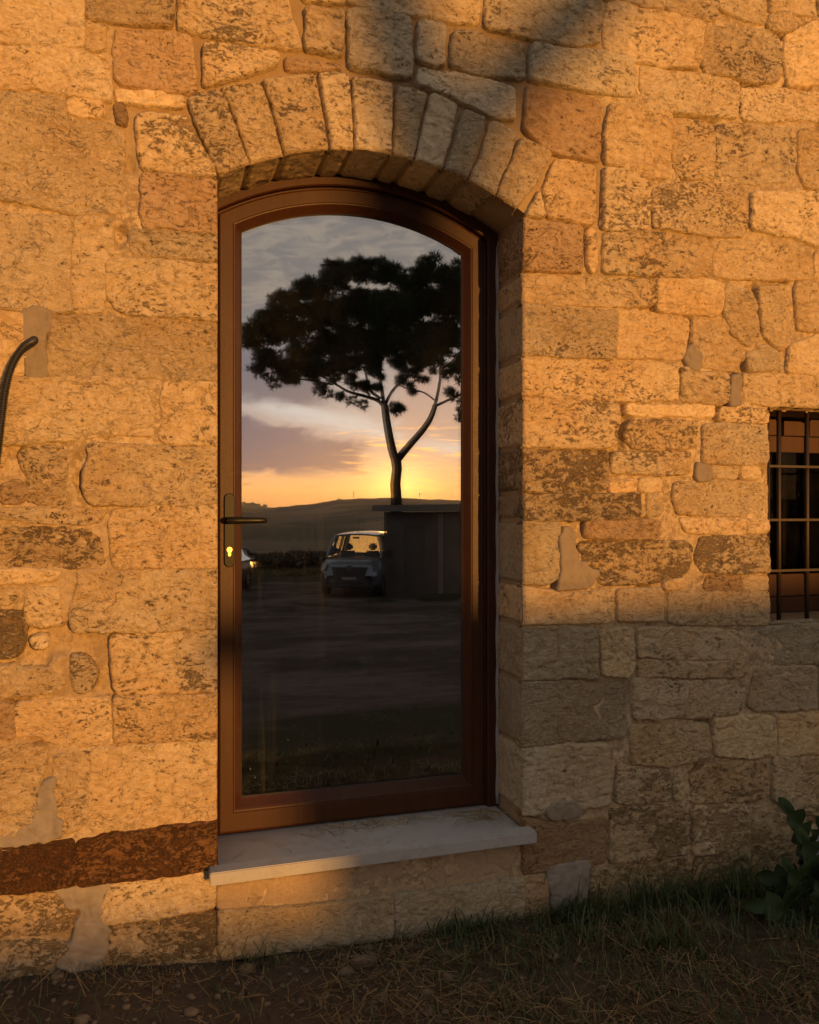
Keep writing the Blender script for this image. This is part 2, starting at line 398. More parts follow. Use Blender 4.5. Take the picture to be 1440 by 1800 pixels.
def build_stone(P, tone, name='stone', mat=None, f0=None, r=None, rough=1.0, step=.0047, reveal=True, warp=1.0, gap=.0, uv=True):
    stone_n[0] += 1; sd = stone_n[0]*3.71
    rs = np.random.default_rng(1000+stone_n[0])
    if uv: P = np.array([at(u, v, -.008) for u, v in P])[:, [0, 2]]
    P = np.array(P, float)
    cxy = P.mean(0); archy = uv and np.hypot((cxy[0]-.66)/.95, (cxy[1]-2.62)/.62) < .95 and cxy[1] > 2.1
    if f0 is None: f0 = rs.uniform(.001, .010)
    if r is None: r = rs.uniform(.0025, .0065)
    # edge vertices on the door opening
    d0, dx0, dr0 = door_dc(P[:, 0], P[:, 1])
    edge = (np.abs(d0) < .022) & (P[:, 1] > .26)
    EP = P[edge].copy(); Ejamb = (dx0 >= dr0)[edge] if edge.any() else None
    if edge.sum() >= 2:
        ex, ez = door_project(P[edge, 0], P[edge, 1], -.04)
        P = P.copy(); P[edge, 0] = ex; P[edge, 1] = ez
    touch = edge.sum() >= 2 and reveal
    poly = chaikin(chaikin(P, .16), .25)
    lo, hi = poly.min(0)-.022, poly.max(0)+.022
    xs = np.arange(lo[0], hi[0]+step, step); zs = np.arange(lo[1], hi[1]+step, step)
    X, Z = np.meshgrid(xs, zs, indexing='ij'); sh = X.shape
    x, z = X.ravel(), Z.ravel()
    wx = .0055*warp*fbm(x*9, z*9, sd, 3)+.0045*warp*fbm(x*38, z*38, sd+7, 3)
    wz = .0055*warp*fbm(x*9+31, z*9, sd, 3)+.0045*warp*fbm(x*38+11, z*38, sd+7, 3)
    d = sdf_poly(np.stack([x+wx, z+wz], 1), poly)-gap+(.0015 if archy else .0055)
    mask = d > -.012
    RR = .010
    if touch or (np.abs(d0) < .05).any():
        dc, _, _ = door_dc(x, z)
        zz = z > .25
        mask &= ~((dc < -1.3*step) & zz)
        px, pz = door_project(x, z, 0.0)
        sel = (dc < 0) & zz
        x = np.where(sel, px, x); z = np.where(sel, pz, z); dc = np.maximum(dc, 0)
        q = np.clip(RR-dc, 0, RR); rnd = np.where(zz, RR-np.sqrt(np.maximum(RR*RR-q*q, 0)), 0)
    else: rnd = 0.0
    t = np.clip((d+.006)/(r+.006), 0, 1); e = 1-(1-t)**3.0
    f = f0+(rs.uniform(-.03, .03)*(x-x.mean())+rs.uniform(-.03, .03)*(z-z.mean()))*rough
    f = f+rough*(.0050*fbm(x*6, z*6, sd, 3)+.0050*fbm(x*24, z*34, sd+3, 4, .65))
    cr = np.abs(fbm(x*11+3, z*15, sd+9, 3)); f = f-rough*.0045*sstep(.10-cr, 0, .10)
    out = -.040+(.040+f)*e
    y = -out+rnd
    V = np.stack([x, y, z], 1)
    used, Q = grid_faces(mask.reshape(sh))
    Vs, Qs = [V[used]], [Q]
    if touch:
        pts = EP
        ja = Ejamb
        for kind in ('J', 'A'):
            sel = ja if kind == 'J' else ~ja
            if sel.sum() < 1: continue
            pp = pts[sel]
            if kind == 'J':
                s0, s1 = pp[:, 1].min(), pp[:, 1].max(); side = 1 if pp[0, 0] < XC else -1
                s0 = max(s0, .262); s1 = min(s1, SPRING)
                L = s1-s0
            else:
                th = np.arctan2(pp[:, 0]-XC, pp[:, 1]-ARC_Z); s0, s1 = th.min(), th.max(); L = (s1-s0)*ARC_R
            if L < .03: continue
            ns, nd = max(4, int(L/.006)), 44
            S, D = np.meshgrid(np.linspace(s0, s1, ns), np.linspace(RR-f0, .262, nd), indexing='ij')
            Sf, Df = S.ravel(), D.ravel()
            if kind == 'J':
                bx = np.full_like(Sf, XL if side > 0 else XR); bz = Sf; nx_, nz_ = np.full_like(Sf, side), np.zeros_like(Sf)
                ed = np.minimum(Sf-s0, s1-Sf)
            else:
                bx, bz = XC+ARC_R*np.sin(Sf), ARC_Z+ARC_R*np.cos(Sf); nx_, nz_ = -np.sin(Sf), -np.cos(Sf)
                ed = np.minimum(Sf-s0, s1-Sf)*ARC_R
            ed = ed+.002*fbm(Sf*20, Df*20, sd+2, 2)
            e2 = 1-(1-np.clip((ed-.001)/.012, 0, 1))**2.2
            nn = .0035*fbm(bx*18+bz*9, Df*18, sd+5, 3)+.0015*fbm(bx*60+bz*30, Df*60, sd, 2)
            nn = nn*sstep(Df, RR-f0, .03)
            disp = -.011*(1-e2)+nn
            V2 = np.stack([bx+nx_*disp, Df, bz+nz_*disp], 1)
            ii = np.arange(ns*nd).reshape(ns, nd)
            q2 = np.stack([ii[:-1, :-1].ravel(), ii[1:, :-1].ravel(), ii[1:, 1:].ravel(), ii[:-1, 1:].ravel()], 1)
            Qs.append(q2+sum(len(v) for v in Vs)); Vs.append(V2)
    V = np.concatenate(Vs); Q = np.concatenate(Qs)
    if len(Q) == 0: return None
    o = mesh_obj(name, V, Q, mat or M_STONE, wall, True)
    c, a = TONES[tone]; k = rs.uniform(.97, 1.10); w = rs.uniform(-.025, .025)
    o.color = (c[0]*k*(1+w), c[1]*k, c[2]*k*(1-2*w), min(1, max(0, a+rs.uniform(-.09, .08))))
    return o

STONES = [
 # left of the door, from the top
 ('c', [(-70,-45),(144,-45),(146,0),(146,74),(100,77),(55,75),(0,71),(-70,71)]),
 ('m', [(151,-45),(303,-45),(307,20),(302,41),(225,41),(151,30)]),
 ('m', [(311,-45),(506,-45),(508,4),(527,60),(530,82),(420,71),(312,48),(314,20)]),
 ('m', [(150,36),(186,43),(186,86),(170,88),(148,80)]),
 ('p', [(200,46),(335,56),(345,110),(348,150),(340,160),(300,156),(215,148),(200,135),(198,90)]),
 ('c', [(-70,78),(55,79),(110,81),(147,86),(170,100),(190,112),(194,150),(193,176),(165,170),(110,164),(60,152),(25,157),(0,150),(-70,150)]),
 ('m', [(172,91),(184,94),(183,102),(170,97)]),
 ('m', [(114,169),(180,175),(183,205),(140,206),(118,198)]),
 ('c', [(-70,160),(20,160),(70,163),(112,171),(116,200),(140,211),(175,213),(218,222),(218,265),(212,300),(216,350),(216,372),(130,374),(75,362),(30,350),(-70,335)]),
 ('m', [(200,153),(270,158),(322,168),(326,182),(310,190),(280,184),(205,176)]),
 ('t', [(201,178),(220,178),(222,215),(203,213)]),
 ('m', [(237,197),(270,195),(335,205),(355,250),(379,290),(381,308),(330,305),(245,296),(240,250)]),
 ('p', [(247,301),(300,305),(381,315),(381,408),(320,404),(247,396)]),
 ('m', [(231,401),(300,405),(381,413),(381,457),(300,450),(228,441)]),
 ('c', [(-70,368),(30,376),(120,379),(125,386),(121,440),(121,500),(126,545),(60,545),(0,540),(-70,540)]),
 ('c', [(131,379),(195,382),(198,440),(190,452),(184,500),(180,548),(131,548),(126,500),(128,440)]),
 ('m', [(190,456),(240,453),(300,458),(381,465),(381,562),(320,556),(225,550),(203,541),(187,517),(187,470)]),
 ('c', [(-70,548),(35,550),(40,590),(48,655),(20,660),(-70,662)]),
 ('m', [(86,555),(180,554),(300,562),(381,569),(381,666),(300,663),(180,660),(82,657),(82,620),(88,590)]),
 ('c', [(-70,669),(60,664),(180,663),(258,668),(260,690),(270,720),(268,765),(200,761),(140,768),(60,778),(-70,778)]),
 ('m', [(289,670),(381,674),(381,780),(290,779),(279,770),(291,730),(285,700)]),
 ('m', [(40,786),(110,784),(118,800),(112,860),(118,885),(50,888),(45,840),(28,800)]),
 ('c', [(-70,785),(8,786),(4,820),(-70,830)]),
 ('t', [(8,848),(35,843),(47,862),(40,882),(6,886),(-8,868)]),
 ('m', [(155,783),(260,785),(381,788),(381,884),(300,886),(160,886),(150,860),(148,830),(158,800)]),
 ('m', [(-70,898),(40,894),(110,890),(185,895),(180,914),(150,922),(60,917),(20,912),(-70,912)]),
 ('d', [(-70,930),(60,930),(150,932),(178,950),(180,990),(140,996),(60,996),(-70,996)]),
 ('m', [(200,896),(260,891),(381,890),(381,996),(300,998),(198,998),(196,960),(194,920)]),
 ('m', [(-70,1003),(60,1001),(105,1005),(100,1020),(60,1024),(-70,1026)]),
 ('m', [(-70,1033),(32,1031),(22,1060),(-70,1070)]),
 ('m', [(52,1035),(100,1031),(102,1060),(106,1100),(70,1104),(46,1095),(45,1070)]),
 ('m', [(135,1003),(260,1004),(381,1003),(381,1104),(260,1110),(128,1112),(122,1080),(132,1050),(140,1025)]),
 ('d', [(-70,1075),(40,1078),(40,1120),(30,1155),(-70,1160)]),
 ('m', [(52,1122),(78,1118),(82,1134),(60,1142)]),
 ('c', [(-70,1176),(30,1173),(90,1178),(112,1196),(100,1215),(40,1224),(-70,1226)]),
 ('d', [(125,1155),(150,1160),(170,1180),(165,1205),(150,1222),(130,1218),(125,1190)]),
 ('m', [(195,1118),(300,1115),(381,1111),(381,1214),(300,1218),(205,1222),(198,1190)]),
 ('m', [(30,1237),(110,1230),(195,1228),(196,1309),(120,1313),(90,1306),(70,1292),(28,1296)]),
 ('m', [(200,1227),(290,1225),(381,1222),(381,1298),(290,1303),(201,1309)]),
 ('t', [(-70,1236),(22,1239),(24,1300),(-70,1305)]),
 ('m', [(-70,1318),(40,1314),(80,1312),(80,1340),(66,1380),(62,1440),(20,1470),(-70,1474)]),
 ('m', [(94,1331),(120,1323),(157,1321),(155,1380),(152,1450),(120,1467),(100,1455),(96,1400)]),
 ('c', [(164,1319),(260,1313),(381,1304),(381,1441),(280,1455),(160,1466),(156,1400)]),
 ('D', [(-70,1500),(30,1492),(120,1479),(129,1480),(132,1558),(60,1565),(-70,1580)]),
 ('D', [(135,1478),(220,1468),(300,1457),(379,1447),(378,1528),(330,1537),(200,1549),(137,1557)]),
 ('d', [(-70,1587),(60,1574),(100,1569),(140,1590),(145,1612),(110,1640),(60,1648),(-70,1655)]),
 ('m', [(178,1600),(195,1556),(280,1548),(362,1537),(377,1560),(377,1598),(280,1614),(200,1626),(178,1625)]),
 ('d', [(-70,1660),(60,1654),(125,1662),(95,1690),(0,1705),(-70,1710)]),
 ('d', [(185,1632),(275,1620),(278,1690),(200,1702)]),
 ('d', [(283,1618),(374,1606),(380,1640),(370,1680),(283,1690)]),
 ('d', [(-70,1716),(60,1706),(120,1713),(125,1735),(-70,1790)]),
 ('d', [(130,1735),(200,1708),(280,1696),(380,1686),(380,1740),(130,1790)]),
 # round the arch
 ('m', [(357,71),(420,76),(491,90),(489,112),(440,128),(358,149),(356,120)]),
 ('t', [(500,96),(540,99),(600,109),(602,120),(560,121),(504,119)]),
 ('m', [(540,8),(607,13),(603,93),(580,92),(538,84)]),
 ('g', [(613,12),(690,20),(722,28),(726,133),(690,131),(660,122),(616,116)]),
 ('g', [(514,-45),(610,-45),(608,3),(536,0)]),
 ('g', [(614,-45),(848,-45),(845,38),(800,36),(770,29),(700,19),(613,2)]),
 ('g', [(854,-45),(1060,-45),(1060,10),(1058,70),(1018,79),(957,68),(894,57),(855,46)]),
 ('g', [(737,30),(785,41),(784,112),(768,116),(736,104)]),
 ('g', [(797,51),(839,52),(867,69),(910,77),(922,76),(926,138),(880,135),(825,125),(794,111)]),
 ('g', [(736,114),(800,123),(870,140),(907,153),(907,209),(867,202),(805,171),(733,143)]),
 ('g', [(936,72),(1010,85),(1060,85),(1118,100),(1122,140),(1119,169),(1060,164),(990,148),(933,136)]),
 ('t', [(930,146),(990,156),(1061,175),(1058,282),(1000,274),(967,265),(940,243),(923,224)]),
 ('m', [(328,170),(386,154),(410,212),(436,285),(381,300),(352,228)]),
 ('m', [(389,150),(459,142),(478,200),(498,272),(440,285),(420,220)]),
 ('m', [(464,139),(554,127),(568,195),(579,261),(503,272),(484,200)]),
 ('m', [(561,127),(614,128),(618,195),(619,260),(584,262),(573,190)]),
 ('g', [(622,132),(692,146),(691,210),(689,268),(625,260)]),
 ('g', [(700,145),(753,160),(741,215),(725,278),(694,270)]),
 ('g', [(761,160),(806,180),(795,232),(778,296),(731,281)]),
 ('g', [(818,189),(854,205),(840,260),(821,314),(784,300)]),
 ('g', [(866,208),(911,230),(895,285),(873,342),(827,318)]),
 ('m', [(919,240),(973,269),(950,312),(922,376),(877,344)]),
 ('m', [(951,330),(956,350),(962,379),(927,375)]),
 ('m', [(980,276),(1049,289),(1049,386),(1030,393),(966,381),(957,328)]),
 ('p', [(922,383),(1027,397),(1025,480),(1010,479),(922,471)]),
 ('m', [(1036,402),(1048,397),(1049,470),(1042,477),(1035,465)]),
 # right of the door
 ('m', [(1066,5),(1090,0),(1130,10),(1165,19),(1205,31),(1240,39),(1238,50),(1232,90),(1228,118),(1180,118),(1125,108),(1100,95),(1064,80)]),
 ('m', [(1066,-45),(1168,-45),(1168,12),(1140,14),(1090,-4),(1066,0)]),
 ('m', [(1174,-45),(1250,-45),(1265,10),(1262,30),(1245,35),(1205,26),(1172,13)]),
 ('m', [(1258,-45),(1345,-45),(1350,35),(1338,40),(1310,30),(1270,14)]),
 ('m', [(1351,-45),(1430,-45),(1435,25),(1400,20),(1355,20)]),
 ('m', [(1436,-45),(1540,-45),(1540,30),(1445,28)]),
 ('m', [(1243,46),(1300,51),(1350,52),(1370,70),(1376,100),(1370,140),(1330,145),(1290,132),(1242,124),(1233,105)]),
 ('m', [(1356,25),(1395,23),(1400,50),(1375,55),(1352,45)]),
 ('c', [(1385,60),(1440,32),(1540,36),(1540,140),(1440,145),(1390,150),(1382,110)]),
 ('m', [(1130,113),(1180,125),(1240,131),(1300,146),(1296,205),(1240,199),(1180,191),(1131,184),(1128,150)]),
 ('m', [(1304,153),(1370,151),(1420,160),(1540,158),(1540,206),(1440,210),(1380,208),(1345,212),(1304,205),(1307,180)]),
 ('c', [(1075,181),(1125,186),(1178,195),(1183,202),(1181,260),(1177,309),(1150,312),(1120,300),(1070,285),(1068,240)]),
 ('m', [(1188,205),(1240,210),(1258,219),(1257,300),(1250,314),(1200,309),(1187,290),(1185,260)]),
 ('m', [(1264,220),(1300,216),(1400,226),(1399,300),(1390,317),(1300,321),(1262,314),(1262,270)]),
 ('c', [(1408,226),(1540,216),(1540,330),(1420,330),(1406,300)]),
 ('m', [(1067,293),(1110,301),(1140,316),(1145,326),(1144,399),(1100,403),(1065,401)]),
 ('m', [(1152,330),(1200,319),(1300,325),(1317,336),(1315,400),(1308,414),(1260,414),(1200,404),(1152,399)]),
 ('m', [(1323,338),(1400,336),(1540,340),(1540,432),(1440,430),(1395,414),(1324,401)]),
 ('m', [(1065,408),(1140,407),(1200,413),(1264,425),(1255,440),(1250,480),(1200,485),(1120,481),(1063,477)]),
 ('c', [(1271,421),(1340,426),(1400,441),(1427,456),(1429,490),(1350,491),(1290,487),(1258,484),(1260,445)]),
 ('c', [(1436,442),(1540,442),(1540,491),(1436,490)]),
 ('m', [(922,479),(1020,487),(1100,491),(1152,491),(1153,535),(1100,538),(1000,534),(922,526)]),
 ('c', [(1158,491),(1250,493),(1272,501),(1271,540),(1262,554),(1200,549),(1159,544)]),
 ('m', [(922,534),(1000,541),(1085,546),(1084,600),(1079,629),(1000,625),(922,619)]),
 ('c', [(1091,546),(1160,551),(1215,561),(1210,600),(1204,629),(1140,629),(1086,627),(1090,600)]),
 ('c', [(1222,560),(1272,556),(1310,600),(1302,640),(1290,650),(1240,645),(1225,620)]),
 ('c', [(1278,501),(1320,511),(1330,530),(1335,590),(1318,608),(1290,588),(1277,550)]),
 ('c', [(1336,506),(1380,500),(1390,545),(1395,600),(1375,614),(1345,590),(1340,540)]),
 ('c', [(1400,497),(1430,496),(1540,496),(1540,580),(1440,582),(1405,580)]),
 ('c', [(1315,622),(1350,606),(1370,617),(1378,650),(1320,651)]),
 ('c', [(1390,610),(1440,590),(1540,590),(1540,655),(1440,657),(1385,654)]),
 ('m', [(922,629),(1000,633),(1100,639),(1190,637),(1195,660),(1191,700),(1100,705),(1000,699),(922,692)]),
 ('m', [(1200,646),(1240,656),(1281,656),(1284,700),(1270,711),(1200,705)]),
 ('c', [(1311,658),(1400,658),(1540,662),(1540,722),(1440,714),(1350,711),(1313,704)]),
 ('m', [(922,700),(1000,705),(1086,709),(1088,740),(1083,780),(1060,787),(1000,786),(922,782)]),
 ('c', [(1105,711),(1180,713),(1257,713),(1260,725),(1254,734),(1180,731),(1105,727)]),
 ('m', [(1268,716),(1310,713),(1353,722),(1353,743),(1320,742),(1270,738)]),
 ('m', [(1111,741),(1180,739),(1224,743),(1225,760),(1218,787),(1170,789),(1113,787),(1101,760)]),
 ('m', [(1239,746),(1300,746),(1353,748),(1353,814),(1300,815),(1236,811)]),
 ('d', [(922,790),(1000,792),(1070,793),(1073,830),(1070,858),(1060,864),(922,862)]),
 ('m', [(1080,796),(1170,793),(1215,796),(1213,830),(1180,835),(1120,831),(1079,829)]),
 ('c', [(1254,820),(1300,819),(1301,840),(1254,840)]),
 ('c', [(1308,820),(1337,820),(1339,841),(1308,840)]),
 ('c', [(1073,846),(1120,843),(1118,861),(1073,865)]),
 ('c', [(1126,843),(1164,841),(1164,861),(1125,863)]),
 ('m', [(1190,849),(1280,846),(1353,850),(1353,904),(1290,907),(1196,904),(1187,880)]),
 ('d', [(922,870),(1000,871),(1125,869),(1126,900),(1120,911),(1000,913),(922,912)]),
 ('c', [(1140,867),(1164,871),(1167,904),(1141,909)]),
 ('q', [(922,919),(985,919),(989,960),(985,1014),(970,1024),(922,1026)]),
 ('t', [(1030,919),(1130,915),(1164,916),(1159,944),(1100,947),(1030,944)]),
 ('m', [(1196,912),(1290,912),(1353,914),(1353,935),(1290,939),(1211,934)]),
 ('d', [(1022,953),(1100,951),(1210,953),(1221,965),(1214,1000),(1190,1019),(1100,1027),(1062,1029),(1032,1000)]),
 ('d', [(1236,946),(1300,941),(1353,942),(1353,1005),(1300,1007),(1239,1005),(1226,985)]),
 ('t', [(1246,1013),(1305,1013),(1305,1037),(1242,1037)]),
 ('c', [(1311,1013),(1353,1014),(1353,1037),(1309,1037)]),
 ('m', [(1170,1026),(1205,1019),(1208,1033),(1172,1035)]),
 ('m', [(922,1032),(1000,1043),(1060,1041),(1077,1039),(1079,1090),(1060,1095),(922,1098)]),
 ('m', [(1087,1037),(1164,1035),(1167,1090),(1089,1093)]),
 ('m', [(1178,1043),(1260,1041),(1354,1040),(1354,1097),(1260,1100),(1178,1095)]),
 ('q', [(921,1105),(1000,1103),(1047,1107),(1051,1150),(1053,1193),(1000,1191),(960,1195),(921,1199)]),
 ('m', [(1058,1111),(1114,1105),(1117,1170),(1110,1189),(1062,1187)]),
 ('m', [(1124,1106),(1200,1105),(1317,1113),(1319,1150),(1310,1159),(1200,1158),(1125,1155)]),
 ('q', [(1326,1104),(1440,1098),(1540,1095),(1540,1165),(1380,1169),(1323,1164)]),
 ('q', [(920,1203),(1000,1199),(1103,1197),(1103,1294),(1000,1305),(920,1314)]),
 ('m', [(1114,1196),(1200,1199),(1309,1197),(1314,1230),(1300,1255),(1250,1261),(1115,1263)]),
 ('m', [(1125,1163),(1220,1166),(1311,1167),(1309,1190),(1126,1190)]),
 ('q', [(1330,1179),(1400,1173),(1436,1173),(1437,1244),(1330,1251),(1319,1240)]),
 ('q', [(1445,1170),(1540,1168),(1540,1250),(1445,1247)]),
 ('m', [(1111,1276),(1180,1275),(1249,1275),(1251,1330),(1215,1341),(1180,1349),(1113,1344)]),
 ('m', [(1257,1266),(1300,1261),(1363,1259),(1367,1290),(1365,1329),(1300,1331),(1259,1329)]),
 ('m', [(1372,1259),(1440,1253),(1540,1251),(1540,1325),(1440,1327),(1375,1329)]),
 ('q', [(920,1319),(1000,1312),(1070,1309),(1077,1350),(1074,1415),(1020,1424),(920,1434)]),
 ('d', [(1086,1346),(1130,1355),(1180,1360),(1181,1405),(1140,1411),(1086,1411)]),
 ('m', [(1188,1366),(1200,1361),(1202,1405),(1186,1408)]),
 ('d', [(1216,1353),(1280,1341),(1350,1339),(1354,1400),(1320,1411),(1221,1414)]),
 ('m', [(1363,1336),(1440,1333),(1540,1331),(1540,1435),(1400,1431),(1363,1405)]),
 ('t', [(922,1443),(1000,1450),(1067,1441),(1065,1519),(1000,1527),(922,1540)]),
 ('d', [(1076,1426),(1140,1421),(1210,1421),(1211,1500),(1140,1511),(1075,1517)]),
 ('d', [(1219,1421),(1317,1417),(1317,1480),(1280,1499),(1221,1504)]),
 ('d', [(1329,1416),(1400,1441),(1540,1441),(1540,1560),(1400,1560),(1326,1555)]),
 ('t', [(924,1549),(963,1545),(966,1600),(924,1640)]),
 ('d', [(1043,1531),(1140,1521),(1214,1513),(1214,1650),(1041,1650)]),
 ('d', [(1223,1511),(1317,1506),(1318,1670),(1223,1650)]),
 ('d', [(1326,1564),(1540,1568),(1540,1700),(1326,1690)]),
]
for tn, pg in STONES: build_stone(pg, tn, f0=.012 if tn == 'D' else None)
# step base under the sill: rough render over two low blocks
build_stone([(384,1562),(520,1545),(700,1520),(922,1492),(922,1546),(700,1572),(520,1592),(384,1600)], 't', 'render_strip', M_RENDER, f0=-.006, r=.006, warp=.6)
build_stone([(386,1603),(520,1596),(690,1576),(690,1648),(520,1672),(386,1690)], 'q', f0=.012)
build_stone([(696,1575),(922,1549),(922,1640),(700,1660)], 'q', f0=.008)
# cement and plaster patches smeared over the joints
PATCH = [
 (M_CEMENT, [(38,546),(60,543),(81,545),(84,580),(78,620),(80,660),(52,662),(44,620),(40,585)]),
 (M_CEMENT, [(1213,610),(1222,608),(1228,620),(1237,622),(1234,645),(1224,655),(1210,648),(1205,632)]),
 (M_CEMENT, [(1227,814),(1251,815),(1252,843),(1225,841)]),
 (M_CEMENT, [(991,930),(1008,925),(1013,960),(1020,985),(1040,1000),(1054,1006),(1045,1022),(1036,1034),(1012,1036),(984,1034),(988,1005)]),
 (M_CEMENT, [(1287,662),(1302,655),(1306,690),(1308,712),(1286,714)]),
 (M_CEMENT, [(962,1424),(985,1413),(1010,1413),(1023,1420),(1018,1436),(985,1444),(966,1440)]),
 (M_LIME, [(72,1378),(92,1368),(96,1430),(112,1464),(108,1472),(60,1482),(0,1494),(-70,1500),(-70,1478),(20,1470),(58,1450),(66,1410)]),
 (M_LIME, [(95,1566),(130,1556),(196,1549),(185,1565),(174,1600),(178,1628),(134,1632),(148,1600),(118,1584)]),
 (M_LIME, [(134,1626),(180,1626),(194,1640),(184,1660),(190,1690),(150,1720),(128,1728),(122,1708),(98,1700),(100,1680),(130,1660)]),
 (M_LIME, [(966,1522),(1000,1518),(1037,1519),(1032,1560),(1026,1590),(974,1600),(968,1560)]),
]
for mt, pg in PATCH: build_stone(pg, 'q', 'plaster_patch' if mt is M_LIME else 'cement_patch', mt, f0=.0095, r=.005, rough=.7, reveal=False, warp=2.3)

# stones of the rest of the facade, beyond the photograph's edges
def course_stones(x0, x1, z0, z1, seed):
    rs = np.random.default_rng(seed); z = z0
    while z < z1-.05:
        h = rs.uniform(.17, .27); h = min(h, z1-z); x = x0
        while x < x1-.02:
            w = rs.uniform(.28, .60); w = w if x1-(x+w) > .15 else x1-x
            j = lambda: rs.uniform(-.008, .008)
            build_stone([(x+.007+j(), z+.007+j()), (x+w-.007+j(), z+.007+j()), (x+w-.007+j(), z+h-.007+j()), (x+.007+j(), z+h-.007+j())],
                        rs.choice(list('ccmmmd')), step=.022, reveal=False, uv=False)
            x += w
        z += h
course_stones(-2.4, -.53, -.1, 2.8, 5)
course_stones(2.92, 4.2, -.1, 3.2, 6)
course_stones(-1.2, 3.6, 3.28, 3.75, 8)

# ------------------------------------------------------------------ mortar sheet behind the stones
def spaced(lo, a, b, hi, st, grow=1.25):
    mid = np.arange(a, b+st/2, st); left = []; right = []; x, s = a, st
    while x > lo: s *= grow; x -= s; left.append(max(x, lo))
    x, s = mid[-1], st
    while x < hi: s *= grow; x += s; right.append(min(x, hi))
    return np.array(left[::-1]+list(mid)+right)
mx = spaced(-6, -.62, 2.62, 9, .0075); mz = spaced(-.5, -.12, 3.2, 4.4, .0075)
X, Z = np.meshgrid(mx, mz, indexing='ij'); sh = X.shape; x, z = X.ravel(), Z.ravel()
dc, dxx, drr = door_dc(x, z)
inside = (dc < .007) & (z > .255)
win = (x > WX0-.002) & (x < WX1) & (z > WZ0) & (z < WZ1+.004)
# newer, recessed joints round the arch; older flush lime mortar elsewhere
ax_, az_ = (x-.72)/.95, (z-2.55)/.55
arch = np.clip(1.4-np.hypot(ax_, az_)*1.25, 0, 1); arch = sstep(arch, .12, .45)
low = sstep(1.6-z, 0, .5)*sstep(.2-x, -.1, .3)
n1 = fbm(x*5, z*5, 3.3, 4); n2 = fbm(x*22, z*22, 8.1, 4); n3 = fbm(x*70, z*70, 1.7, 2)
out = -.0055+.003*n1+.003*n2+.0015*n3
out = out+low*(.004+.004*n2)
out = out*(1-arch)+arch*(-.017+.003*n1+.002*n2+.001*n3)
hole = sstep(fbm(x*9+40, z*7, 5.5, 3), .14, .34)*(1-arch); out = out-.026*hole
V = np.stack([x, -out, z], 1)
used, Q = grid_faces((~(inside | win)).reshape(sh))
mo = mesh_obj('mortar', V[used], Q, M_MORTAR, wall, True)
att = mo.data.attributes.new('tone', 'FLOAT', 'POINT')
tone = np.clip((1-arch)*(.85+.5*n1)-.35*low, 0, 1)[used]
att.data.foreach_set('value', tone.astype(np.float32))
# inner faces of the openings (mortar backing behind the quoins) and the sides of the window
def contour(off, xl=XL, xr=XR, r=ARC_R, zb=.26, n=40):
    xc = (xl+xr)/2; hw = (xr-xl)/2-off; rr = r-off
    th = math.asin(hw/rr)
    pts = [(xl+off, zb)]+[(xl+off, zb+(ARC_Z+rr*math.cos(th)-zb)*k/6) for k in range(1, 6)]
    pts += [(xc+rr*math.sin(t), ARC_Z+rr*math.cos(t)) for t in np.linspace(-th, th, n)]
    return pts+[(xr-off, zb+(ARC_Z+rr*math.cos(th)-zb)*k/6) for k in range(5, 0, -1)]+[(xr-off, zb)]
mb = MB()
c0 = contour(-.009)
v = [(px, .004, pz) for px, pz in c0]+[(px, .34, pz) for px, pz in c0]; n = len(c0)
mb.add(v, [(i, i+1, n+i+1, n+i) for i in range(n-1)])
for p, q in (((WX0, WZ0), (WX0, WZ1)), ((WX0, WZ1), (WX1, WZ1)), ((WX1, WZ1), (WX1, WZ0)), ((WX1, WZ0), (WX0, WZ0))):
    mb.quad((p[0], .0, p[1]), (q[0], .0, q[1]), (q[0], .33, q[1]), (p[0], .33, p[1]))
mb.build('reveal_mortar', M_MORTAR, wall)

# dark rooms behind the door and the window
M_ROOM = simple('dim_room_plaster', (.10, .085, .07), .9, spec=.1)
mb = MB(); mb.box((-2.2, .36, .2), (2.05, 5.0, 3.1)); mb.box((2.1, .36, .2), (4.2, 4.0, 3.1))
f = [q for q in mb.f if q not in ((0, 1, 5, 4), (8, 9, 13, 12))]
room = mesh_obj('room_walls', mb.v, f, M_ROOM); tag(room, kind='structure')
M_BACK = simple('wall_back', (.2, .17, .13), .95)
mb = MB()   # back of the masonry, so no light enters round the frames
y = .335
for q in (((-2.2, .2), (XL-.05, .2), (XL-.05, 3.1), (-2.2, 3.1)), ((XR+.05, .2), (WX0-.03, .2), (WX0-.03, 3.1), (XR+.05, 3.1)),
          ((XL-.05, 2.52), (XR+.05, 2.52), (XR+.05, 3.1), (XL-.05, 3.1)), ((WX1+.03, .2), (4.2, .2), (4.2, 3.1), (WX1+.03, 3.1)),
          ((WX0-.03, .2), (WX1+.03, .2), (WX1+.03, WZ0-.03), (WX0-.03, WZ0-.03)), ((WX0-.03, WZ1+.03), (WX1+.03, WZ1+.03), (WX1+.03, 3.1), (WX0-.03, 3.1))):
    mb.quad(*[(a, y, b) for a, b in q])
mb.build('wall_back', M_BACK, wall)

